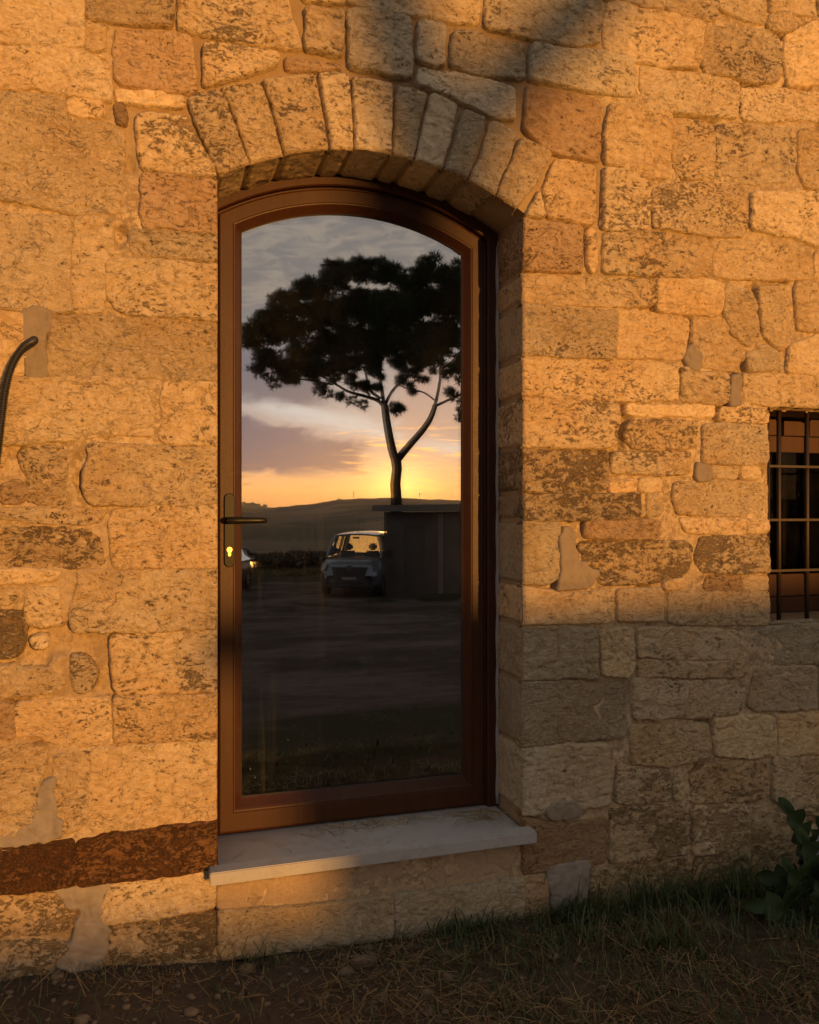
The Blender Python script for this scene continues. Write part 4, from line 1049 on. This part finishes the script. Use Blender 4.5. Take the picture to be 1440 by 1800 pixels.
    for sgn in (-1, 1):
        s_ = MB(); s_.box((-.25, sgn*.38-.24, .45), (-.08, sgn*.38+.24, belt+.14), .05); s_.box((-.24, sgn*.38-.13, belt+.16), (-.12, sgn*.38+.13, belt+.37), .05); part(s_, 'seat', M_SEAT)
    gr_ = MB()
    if van:
        gr_.add([(2.125, -.50, .84), (2.125, .50, .84), (2.165, .40, .40), (2.165, -.40, .40), (1.96, -.52, .86), (1.96, .52, .86), (2.06, .42, .36), (2.06, -.42, .36)], [(0, 1, 2, 3), (0, 4, 5, 1), (1, 5, 6, 2), (2, 6, 7, 3), (3, 7, 4, 0)])
    else: gr_.box((2.05, -.4, .42), (2.16, .4, .6), .02)
    gg = part(gr_, 'grille', M_BLACKPL)
    if van:
        bd = MB(); bd.tube([(2.10, 0, .85), (2.15, 0, .84)], .085, 18); part(bd, 'badge', M_RIM)
        an = MB(); an.tube([(wind1-.25, 0, H-.03), (wind1-.42, 0, H+.45)], .006, 5); part(an, 'aerial', M_BLACKPL)
        ph = MB(); ph.box((wind1+.02, -.08, zr-.10), (wind1+.05, .12, zr-.04), .01); part(ph, 'rear_view_mirror', M_BLACKPL)
        bp = MB(); bp.box((1.98, -.70, .28), (2.16, .70, .385), .03); part(bp, 'bumper', M_BLACKPL)
    pl = MB(); pl.box((2.156, -.20, .50), (2.172, .20, .58), .004); part(pl, 'number_plate', M_PLATE)
    for sgn in (-1, 1):
        tl = MB(); tl.box((-2.14, min(sgn*.66, sgn*.82), .72), (-2.02, max(sgn*.66, sgn*.82), belt-.06), .02); part(tl, 'tail_light', M_RED)
    return root

vp = mirrored(617, 1043, 24.4)
van_h = -(R(13.3)+R(9.0))      # heading measured from +y towards +x
make_car('small_van', 'pale silver blue small van parked nose on beside the shed', 'van', (vp.x+.50, vp.y-.9, float(ground_z(np.array(vp.x), np.array(vp.y)))+.02), van_h, M_SILVER, 1.83, 1.08, 1.22, .62, -1.93, 1.00, True)
cp = mirrored(368, 1046, 24.0)
make_car('dark_hatchback', 'black glossy car parked at the grassy edge of the yard', 'car', (cp.x, cp.y-.6, float(ground_z(np.array(cp.x), np.array(cp.y)))+.02), R(-21), M_BLACKP, 1.47, .93, 1.0, .25, -1.55, .86, False)

# ------------------------------------------------------------------ umbrella pine
M_BARK = simple('pine_bark', (.035, .025, .019), .95, spec=.05, var=.7, scale=9, stretch=(1, 1, .35), bump=1.0)
m, g_, b_ = new_mat('pine_needles')
n_ = g_.noise(g_.pos(), 1.3, 4, .6)
g_.put(b_.inputs['Base Color'], g_.mix(n_, (.018, .030, .010), (.045, .062, .020))); b_.inputs['Roughness'].default_value = .6; b_.inputs['Specular IOR Level'].default_value = .2
M_NEEDLE = m
TD = 28.4
def tp(u, v, dd=0.0): return mirrored(u, v, TD+dd)
base = tp(696, 900); base.z = float(ground_z(np.array(base.x), np.array(base.y)))
pine = empty('umbrella_pine', base); tag(pine, 'tall umbrella pine with a forked trunk rising behind the shed roof', 'tree')
mb = MB(); px_r = TD/1440
mb.tube([base-Vector((0, 0, .3)), tp(696, 940), tp(697, 880), tp(695, 850), tp(698, 825), tp(696, 806)], [.28, .23, .195, .185, .175, .19], 12)
def limb(path, r0, r1):
    if r0 < .13: r0 *= .62
    else: r0 *= .86; r1 *= .86
    p = catmull([tp(*q) for q in path], 5); n = len(p); mb.tube(p, [r0+(r1-r0)*i/(n-1) for i in range(n)], 9)
limb([(696, 812), (689, 790), (683, 760), (679, 735), (676, 712)], .19, .15)
limb([(696, 812), (705, 800), (722, 780), (742, 757), (757, 735), (765, 712)], .17, .105)
limb([(676, 716), (664, 704), (640, 696), (612, 688), (585, 672, .4), (555, 655, .8)], .12, .03)
limb([(676, 716), (672, 690), (668, 660), (672, 620, .2), (680, 570, .5)], .12, .04)
limb([(677, 712), (688, 690), (704, 672, -.6), (728, 655, -1.2), (752, 630, -1.5)], .10, .03)
limb([(668, 700), (650, 685, -.5), (644, 660, -.9), (640, 620, -1.2), (620, 570, -1.6)], .09, .03)
limb([(650, 694), (622, 670, .6), (590, 640, 1.2), (545, 610, 1.5), (500, 590, 1.2)], .08, .02)
limb([(585, 676, .4), (540, 668, .3), (505, 664), (478, 652)], .05, .015)
limb([(765, 712), (770, 690), (774, 665), (776, 640), (782, 600)], .10, .035)
limb([(765, 714), (790, 702, .3), (820, 688, .6), (850, 660, .8), (890, 620, 1)], .08, .02)
limb([(766, 705), (745, 690, .6), (720, 684, 1.0), (700, 676, 1.2)], .05, .02)
limb([(775, 650), (800, 630, -.8), (830, 590, -1.5), (860, 555, -1.6)], .07, .02)
limb([(668, 655), (640, 610, 1.2), (600, 560, 2.0), (560, 540, 2.4)], .06, .02)
mb.build('trunk', M_BARK, pine, True)
# crown: needle tufts gathered in clumps under an umbrella-shaped dome
clumps = []
cr = np.random.default_rng(21)
LOBES = [(610,676,13),(640,672,15),(668,664,13),(706,662,15),(736,666,13),(764,652,13),(796,664,15),(580,670,13),(720,684,8),(655,684,8),(745,628,18),(690,615,18),(640,640,14),(452,590,26),(470,556,24),(505,530,27),(545,510,28),(590,490,30),(635,478,26),(680,482,26),(720,490,26),(762,480,26),(800,487,27),(840,492,30),(880,515,30),(920,555,30),
 (490,582,32),(540,562,36),(590,547,36),(640,535,36),(690,537,34),(740,537,36),(790,537,34),(840,547,34),(890,580,34),
 (472,628,22),(453,648,15),(500,654,24),(540,618,32),(590,600,36),(640,590,34),(690,588,32),(740,590,33),(790,588,31),(840,600,34),(890,620,30),
 (548,652,20),(620,628,20),(660,615,22),(720,618,22),(690,560,30),(590,630,18),(760,610,20),(582,648,22),(612,662,17),(650,636,20),(700,632,19),(742,640,19),(776,625,18),(812,640,22),(850,650,26),(600,690,10),(640,690,8),(690,713,11),(808,726,10),(796,690,12),(520,668,12),(566,676,10)]
for (u, v, r_) in LOBES:
    half = math.sqrt(max(0, 1-((u-690)/275)**2))*3.6
    for k in range(2 if r_ > 15 else 1):
        c = tp(u+cr.uniform(-7, 7), v+cr.uniform(-6, 6), (cr.uniform(.1, 1) if k else -cr.uniform(.1, 1))*half)
        for t in range(max(2, int(r_*r_*.016))):
            o = Vector(cr.normal(size=3)); o.normalize(); o *= r_*px_r*cr.uniform(.5, .95); o.z *= .8
            clumps.append((c+o, r_*px_r*cr.uniform(.26, .42)))
for q in ((446, 648), (455, 656), (470, 664), (482, 676), (440, 600), (434, 585), (446, 566), (700, 722), (694, 716), (808, 735), (812, 720), (620, 705), (640, 712), (806, 700), (560, 688), (575, 694)): clumps.append((tp(*q), .2))
C = np.array([tuple(c) for c, r_ in clumps]); CR = np.array([r_ for c, r_ in clumps])
nt_ = 28
T = np.repeat(C, nt_, 0); TR = np.repeat(CR, nt_)
dv = cr.normal(size=T.shape); dv /= np.linalg.norm(dv, axis=1)[:, None]
T = T+dv*(TR*cr.uniform(.35, 1.0, len(T))**.6)[:, None]*np.array([1, 1, .75])
ax = dv*.8+np.array([0, 0, .55])+cr.normal(size=dv.shape)*.35; ax /= np.linalg.norm(ax, axis=1)[:, None]
nn = 13
B = np.repeat(T, nn, 0); AX = np.repeat(ax, nn, 0)
nd_ = AX*1.0+cr.normal(size=B.shape)*.55; nd_ /= np.linalg.norm(nd_, axis=1)[:, None]
Ln = cr.uniform(.10, .26, len(B)); sd_ = np.cross(nd_, cr.normal(size=B.shape)); sd_ /= np.linalg.norm(sd_, axis=1)[:, None]
wd = .0115
tri = np.stack([B-sd_*wd, B+sd_*wd, B+nd_*Ln[:, None]], 1).reshape(-1, 3)
crown = mesh_obj('crown', tri, np.arange(len(tri)).reshape(-1, 3), M_NEEDLE, pine); crown['kind'] = 'stuff'

# masts and a few trees on the ridge
M_MAST = simple('mast_steel', (.12, .11, .10), .6, .5)
for i, (u, v, hpx) in enumerate(((622, 877, 15), (738, 877, 12))):
    p = mirrored(u, v+2, 1170); h = hpx/1440*1170
    t = empty('mast', p)
    tag(t, 'thin radio mast on the skyline left of the pine trunk' if i == 0 else 'thin radio mast on the skyline right of the pine trunk', 'mast', 'masts on the far ridge')
    MB().tube([p, p+Vector((0, 0, h))], .33, 5).build('pole', M_MAST, t)
    m_ = MB()
    for k in range(3): m_.box((p.x-.9, p.y-.9, p.z+h*(.72+.11*k)), (p.x+.9, p.y+.9, p.z+h*(.72+.11*k)+.5))
    m_.build('antenna', M_MAST, t)
M_FARTREE = simple('far_foliage', (.02, .026, .011), .9, spec=.05)
for i, (u, s_) in enumerate(((428, 6.5), (436, 5.0), (444, 6.0), (453, 4.0), (466, 3.2), (596, 3.0))):
    p = mirrored(u, 889.5 if u < 500 else 879, 1190); p.z -= 2; rr = np.random.default_rng(50+i)
    t = empty('ridge_tree', p); tag(t, ['round dark tree at the left end of the far skyline', 'dark tree crown second from the left on the far skyline', 'wide dark tree crown third along the far skyline', 'small dark tree fourth along the far skyline', 'lowest dark bush on the dip of the far skyline', 'lone bush on the far skyline above the van'][i], 'tree', 'trees on the far ridge')
    MB().tube([p-Vector((0, 0, 3)), p+Vector((0, 0, s_*.6))], [.5, .3], 6).build('trunk', M_BARK, t)
    q = rr.normal(size=(500, 3)); q /= np.linalg.norm(q, axis=1)[:, None]; q *= (rr.uniform(.3, 1, 500)**.4)[:, None]
    ctr = np.array(p)+q*np.array([s_*.8, s_*.8, s_*.5])+np.array([0, 0, s_*.7]); a = rr.normal(size=(500, 3))*.6; b = rr.normal(size=(500, 3))*.6
    mesh_obj('crown', np.stack([ctr-a, ctr+b, ctr+a-b], 1).reshape(-1, 3), np.arange(1500).reshape(-1, 3), M_FARTREE, t)

# ------------------------------------------------------------------ grass, straw, clods near the wall
def leaf_mat(name, c0, c1, trans=.25):
    m, g, b = new_mat(name); r = g.node('ShaderNodeNewGeometry').outputs['Random Per Island']
    g.put(b.inputs['Base Color'], g.mix(r, c0, c1)); b.inputs['Roughness'].default_value = .55; b.inputs['Specular IOR Level'].default_value = .3
    return m
M_GRASS = leaf_mat('green_grass', (.022, .040, .010), (.075, .095, .028)); M_STRAW = leaf_mat('dry_straw', (.065, .042, .018), (.24, .17, .08))
gr_r = np.random.default_rng(33)
def near_z(x, y): 
    z = ground_z(x, y)+(.018*fbm(x*3, y*3, 1.1, 3)+.012*fbm(x*11, y*11, 4.4, 4)+.005*fbm(x*40, y*40, 6.4, 2))
    return z+.05*sstep(.3-x, 0, .6)*sstep(y, -.6, -.05)
def blades(x, y, h, lean, w, seed):
    r = np.random.default_rng(seed); n = len(x); z = near_z(x, y)-.004; a = r.uniform(0, 2*np.pi, n)
    d = np.stack([np.cos(a), np.sin(a)], 1)*lean[:, None]*h[:, None]; s = np.stack([-np.sin(a), np.cos(a)], 1)*w[:, None]
    P0 = np.stack([x, y, z], 1); rows = []
    for t, wk in ((0, 1), (.4, .9), (.75, .6), (1, .06)):
        c = P0+np.concatenate([d*t**1.8, (h*t*(1-.35*lean*t))[:, None]], 1); e = np.concatenate([s*wk, np.zeros((n, 1))], 1)
        rows += [c-e, c+e]
    V = np.stack(rows, 1).reshape(-1, 3); b = np.arange(n)[:, None]*8
    return V, np.concatenate([b+np.array([[0, 1, 3, 2]]), b+np.array([[2, 3, 5, 4]]), b+np.array([[4, 5, 7, 6]])])
n = 26000
x = gr_r.uniform(-.6, 3.0, n); y = -.01-gr_r.uniform(0, 1, n)**1.3*1.1
den = np.clip(.10+1.1*sstep(x, .55, 1.1)*(.45+.9*sstep(fbm(x*4, y*4, 7.7, 3), -.25, .35))+.35*sstep(.08+y, 0, .06)*0, 0, 1)
den = np.where(x < .55, .05+.10*sstep(fbm(x*5, y*5, 9.9, 2), .15, .5), den)
kp = gr_r.random(n) < den*.75; x, y = x[kp], y[kp]
h = gr_r.uniform(.02, .085, len(x))*(.7+.8*sstep(x, .9, 1.8)*sstep(y, -.5, -.1)); 
h = h*np.where(gr_r.random(len(x)) < .04, 1.9, 1)
for cx, cy, k, hh in [(1.30, -.05, 60, .16), (1.42, -.04, 70, .20), (1.62, -.06, 90, .22), (1.80, -.05, 80, .18), (1.95, -.10, 90, .24), (2.05, -.2, 80, .2), (1.0, -.06, 50, .12), (.93, -.03, 50, .12), (1.55, -.3, 80, .14), (2.2, -.25, 80, .2), (.30, -.05, 26, .16), (-.42, -.28, 40, .16), (.62, -.02, 20, .1), (2.4, -.1, 90, .26)]:
    x = np.append(x, gr_r.normal(cx, .05, k)); y = np.append(y, np.minimum(gr_r.normal(cy, .025, k), -.008)); h = np.append(h, gr_r.uniform(.35, 1.0, k)*hh)
V, Fq = blades(x, y, h, gr_r.uniform(.2, 1.2, len(x)), gr_r.uniform(.0009, .0026, len(x)), 3)
xf = gr_r.uniform(-3, 5, 6000); yf = -gr_r.uniform(1.1, 6.5, 6000); kp = fbm(xf*.8, yf*.8, 5.5, 3) > .08; xf, yf = xf[kp], yf[kp]
V2, F2 = blades(xf, yf, gr_r.uniform(.02, .07, len(xf)), gr_r.uniform(.4, 1.2, len(xf)), gr_r.uniform(.002, .005, len(xf)), 4)
go_ = mesh_obj('grass', np.concatenate([V, V2]), np.concatenate([Fq, F2+len(V)]), M_GRASS, origin=(0, 0, 0)); tag(go_, 'short green grass growing along the foot of the stone wall', 'grass', kind='stuff')
n = 16000
xe = gr_r.uniform(-2, 13, n); ye = -30.2+gr_r.normal(size=n)*.9
V, Fq = blades(xe, ye, gr_r.uniform(.12, .34, n)*(.6+.5*fbm(xe*.6, ye*.6, 3.1, 2)), gr_r.uniform(.2, .9, n), gr_r.uniform(.006, .016, n), 14)
ge_ = mesh_obj('grass', V, Fq, leaf_mat('yellow_green_grass', (.06, .055, .012), (.15, .13, .035)), origin=(5, -30, -1.1)); tag(ge_, 'yellowish strip of rough grass along the far edge of the yard', 'grass', kind='stuff')
n = 26000  # bushy band added beyond the yard to keep low sun off its ground
xs_ = gr_r.uniform(-6, 16, n); ys_ = -32.4+gr_r.normal(size=n)*.5; zt_ = 1.0*(.85+.25*fbm(xs_*.5, 0*xs_, 1.1, 4))
c_ = np.stack([xs_, ys_, -1.25+zt_*gr_r.uniform(0, 1, n)**.7], 1); a_ = gr_r.normal(size=(n, 3))*.07; b__ = gr_r.normal(size=(n, 3))*.07
sc_ = mesh_obj('shade_scrub', np.stack([c_-a_, c_+b__, c_+a_-b__], 1).reshape(-1, 3), np.arange(3*n).reshape(-1, 3), leaf_mat('dry_scrub', (.045, .036, .022), (.10, .078, .05)), origin=(5, -32, -1.2)); tag(sc_, 'added band of dark undergrowth keeping the low sun off the yard', 'shade_scrub', kind='stuff')
def straws(x, y, z, L, seed, flat=.25, w=.0011):
    r = np.random.default_rng(seed); n = len(x); a = r.uniform(0, 2*np.pi, n); tl = r.normal(size=n)*flat
    d = np.stack([np.cos(a)*np.cos(tl), np.sin(a)*np.cos(tl), np.sin(tl)], 1)*L[:, None]/2
    s = np.stack([-np.sin(a), np.cos(a), r.uniform(-.5, .5, n)], 1)*(w*r.uniform(.6, 1.6, n))[:, None]; bend = np.stack([-np.sin(a), np.cos(a), np.abs(r.normal(size=n))*.5], 1)*(L*r.normal(size=n)*.10)[:, None]
    c = np.stack([x, y, z+np.abs(d[:, 2])], 1)
    V = np.stack([c-d-s, c-d+s, c+bend-s, c+bend+s, c+d-s, c+d+s], 1).reshape(-1, 3); b = np.arange(n)[:, None]*6
    return V, np.concatenate([b+np.array([[0, 1, 3, 2]]), b+np.array([[2, 3, 5, 4]])])
n = 26000
x = gr_r.uniform(-.6, 3.0, n); y = -.015-gr_r.uniform(0, 1, n)*1.1
den = .12+.75*sstep(fbm(x*3.3, y*3.3, 2.7, 3), -.25, .3)*(.4+.6*sstep(x, .2, .7)); den = np.where((y > -.14) & (x > .9), den*.35, den)
kp = gr_r.random(n) < den; x, y = x[kp], y[kp]
V, Fq = straws(x, y, near_z(x, y)+gr_r.uniform(.001, .022, len(x)), gr_r.uniform(.012, .085, len(x))*np.where(gr_r.random(len(x)) < .05, 1.8, 1), 9, .3, .0008)
so_ = mesh_obj('straw', V, Fq, M_STRAW, origin=(0, 0, 0)); tag(so_, 'dry cut straw strewn over the dirt before the wall', 'straw', kind='stuff')
n = 250
x = np.concatenate([gr_r.normal(.72, .13, 120), gr_r.normal(1.09, .05, 90), gr_r.uniform(.2, 1.15, 40)]); y = np.concatenate([gr_r.uniform(.15, .214, 120), gr_r.uniform(.10, .20, 90), gr_r.uniform(-.05, .2, 40)])
kp = (x > .2) & (x < 1.165); x, y = x[kp], y[kp]
V, Fq = straws(x, y, np.full(len(x), .2945), gr_r.uniform(.015, .075, len(x)), 12, .05, .0009)
so2 = mesh_obj('straw', V, Fq, leaf_mat('lightened_straw', (.20, .15, .07), (.46, .36, .19)), origin=(.7, .1, .3)); tag(so2, 'wisps of dry straw blown onto the pale doorstep', 'straw', kind='stuff')  # straw colour lightened to offset the shade on the doorstep
# clods and pebbles
M_CLOD = simple('dirt_clod', (.15, .115, .08), .95, spec=.1, var=.4, scale=60, bump=.6)
import bmesh
bm = bmesh.new(); bmesh.ops.create_icosphere(bm, subdivisions=2, radius=1); bm.verts.index_update()
iv = np.array([tuple(v.co) for v in bm.verts]); itr = np.array([[v.index for v in f.verts] for f in bm.faces]); bm.free()
VV, FF = [], []
for i in range(420):
    cx, cy = gr_r.uniform(-.55, .95 if i < 330 else 2.6), -.03-gr_r.uniform(0, 1)**1.2*.9; s_ = gr_r.uniform(.004, .011)*(2.2 if gr_r.random() < .12 else 1)
    v = iv*(1+.35*fbm(iv[:, 0]*1.5+i, iv[:, 1]*1.5, iv[:, 2]*1.5, 2))[:, None]*np.array([1, gr_r.uniform(.7, 1.1), gr_r.uniform(.5, .8)])*s_
    VV.append(v+np.array([cx, cy, float(near_z(np.array(cx), np.array(cy)))+s_*.25])); FF.append(itr+len(iv)*i)
cl = mesh_obj('clods', np.concatenate(VV), np.concatenate(FF), M_CLOD, None, True, origin=(0, 0, 0)); tag(cl, 'small earth clods and pebbles lying below the doorstep', 'rubble', kind='stuff')
for i, (u, v, s_) in enumerate(((1160, 1635, .022), (1290, 1610, .02), (640, 1700, .03))):
    p = at(u, v, -.10 if i < 2 else -.12); zz = float(near_z(np.array(p[0]), np.array(p[1])))
    w_ = iv*(1+.3*fbm(iv[:, 0]*1.2+60+i, iv[:, 1]*1.2, iv[:, 2]*1.2, 3))[:, None]*np.array([1.5, .9, .7])*s_+np.array([p[0], p[1], zz+s_*.3])
    o = mesh_obj('stone', w_, itr, M_CLOD, None, True); o.name = 'loose_stone'
    tag(o, ['pale loose stone half hidden in the grass right of the step', 'flat loose stone in the grass farthest along the wall', 'loose stone on bare dirt below the doorstep'][i], 'stone', 'loose stones at the foot of the wall')

# ------------------------------------------------------------------ broad-leaved weed at right
def lobed_leaf(base, tip, up, width, lobes, mat, parent, droop=.15):
    base, tip = Vector(base), Vector(tip); ax = tip-base; L = ax.length; ax.normalize(); side = ax.cross(Vector(up)).normalized(); nrm = side.cross(ax)
    N = 40; V = []; Fc = []
    for i in range(N+1):
        t = i/N; env = math.sin(math.pi*min(1, t*.97+.03))**.55*(1-.25*t); saw = 1-.62*(1-(abs(((t*lobes) % 1)-.38)/.62))**1.2 if .12 < t < .97 else .5
        saw = .38+.62*((t*lobes) % 1)**.8 if t > .10 else .3
        w = 1.3*width*env*saw
        c = base+ax*L*t+nrm*(droop*L*math.sin(t*math.pi*.9))-Vector((0, 0, .25*droop*L*t*t))
        for b in (-1, -.45, 0, .45, 1): V.append(c+side*w*b+nrm*(abs(b)*w*.35+.006*math.sin(9*t*lobes/3+b*3)))
    for i in range(N):
        for k in range(4): Fc.append((i*5+k, i*5+k+1, (i+1)*5+k+1, (i+1)*5+k))
    return mesh_obj('leaf', V, Fc, mat, parent, True)
m, g_, b_ = new_mat('weed_leaf'); n_ = g_.noise(g_.pos(), 40, 4, .6)
g_.put(b_.inputs['Base Color'], g_.mix(n_, (.012, .026, .008), (.030, .052, .016))); b_.inputs['Roughness'].default_value = .6; b_.inputs['Specular IOR Level'].default_value = .15
M_LEAF = m; M_STEM = simple('weed_stem', (.06, .085, .035), .6); M_PALE = simple('grey_leaf_underside', (.15, .17, .155), .7)
wp = at(1418, 1640, -.12); wz = float(near_z(np.array(wp[0]), np.array(wp[1]))); wb = (wp[0], wp[1], wz)
weed = empty('broad_leaved_weed', wb); tag(weed, 'dark green weed with jagged broad leaves at the foot of the wall', 'plant')
for uv0, uv1, yy, wd_, lb in (((1408, 1520), (1364, 1394), -.10, .062, 5), ((1425, 1500), (1452, 1405), -.08, .07, 4), ((1412, 1560), (1322, 1535), -.12, .06, 4), ((1425, 1560), (1470, 1500), -.14, .07, 4), ((1400, 1590), (1335, 1610), -.16, .05, 4), ((1420, 1575), (1395, 1445), -.16, .06, 5), ((1410, 1600), (1300, 1585), -.20, .055, 4), ((1395, 1610), (1372, 1500), -.18, .05, 5), ((1430, 1600), (1462, 1480), -.20, .065, 4), ((1410, 1620), (1350, 1650), -.24, .05, 4), ((1425, 1615), (1430, 1540), -.26, .05, 4)):
    lobed_leaf(at(*uv0, yy), at(*uv1, yy-.01), (0, -1, .4), wd_, lb, M_LEAF, weed)
mb = MB()
for uv0, yy in (((1408, 1520), -.10), ((1425, 1500), -.08), ((1412, 1560), -.12), ((1425, 1560), -.14), ((1400, 1590), -.16), ((1420, 1575), -.16)):
    mb.tube([wb, ((wb[0]+at(*uv0, yy)[0])/2, (wb[1]+yy)/2, (wz+at(*uv0, yy)[2])/2+.01), at(*uv0, yy)], [.008, .006, .004], 6)
mb.build('stem', M_STEM, weed, True)
lobed_leaf(at(1432, 1580, -.13), at(1440, 1462, -.10), (0, -1, .2), .045, 1, M_PALE, weed, .05)
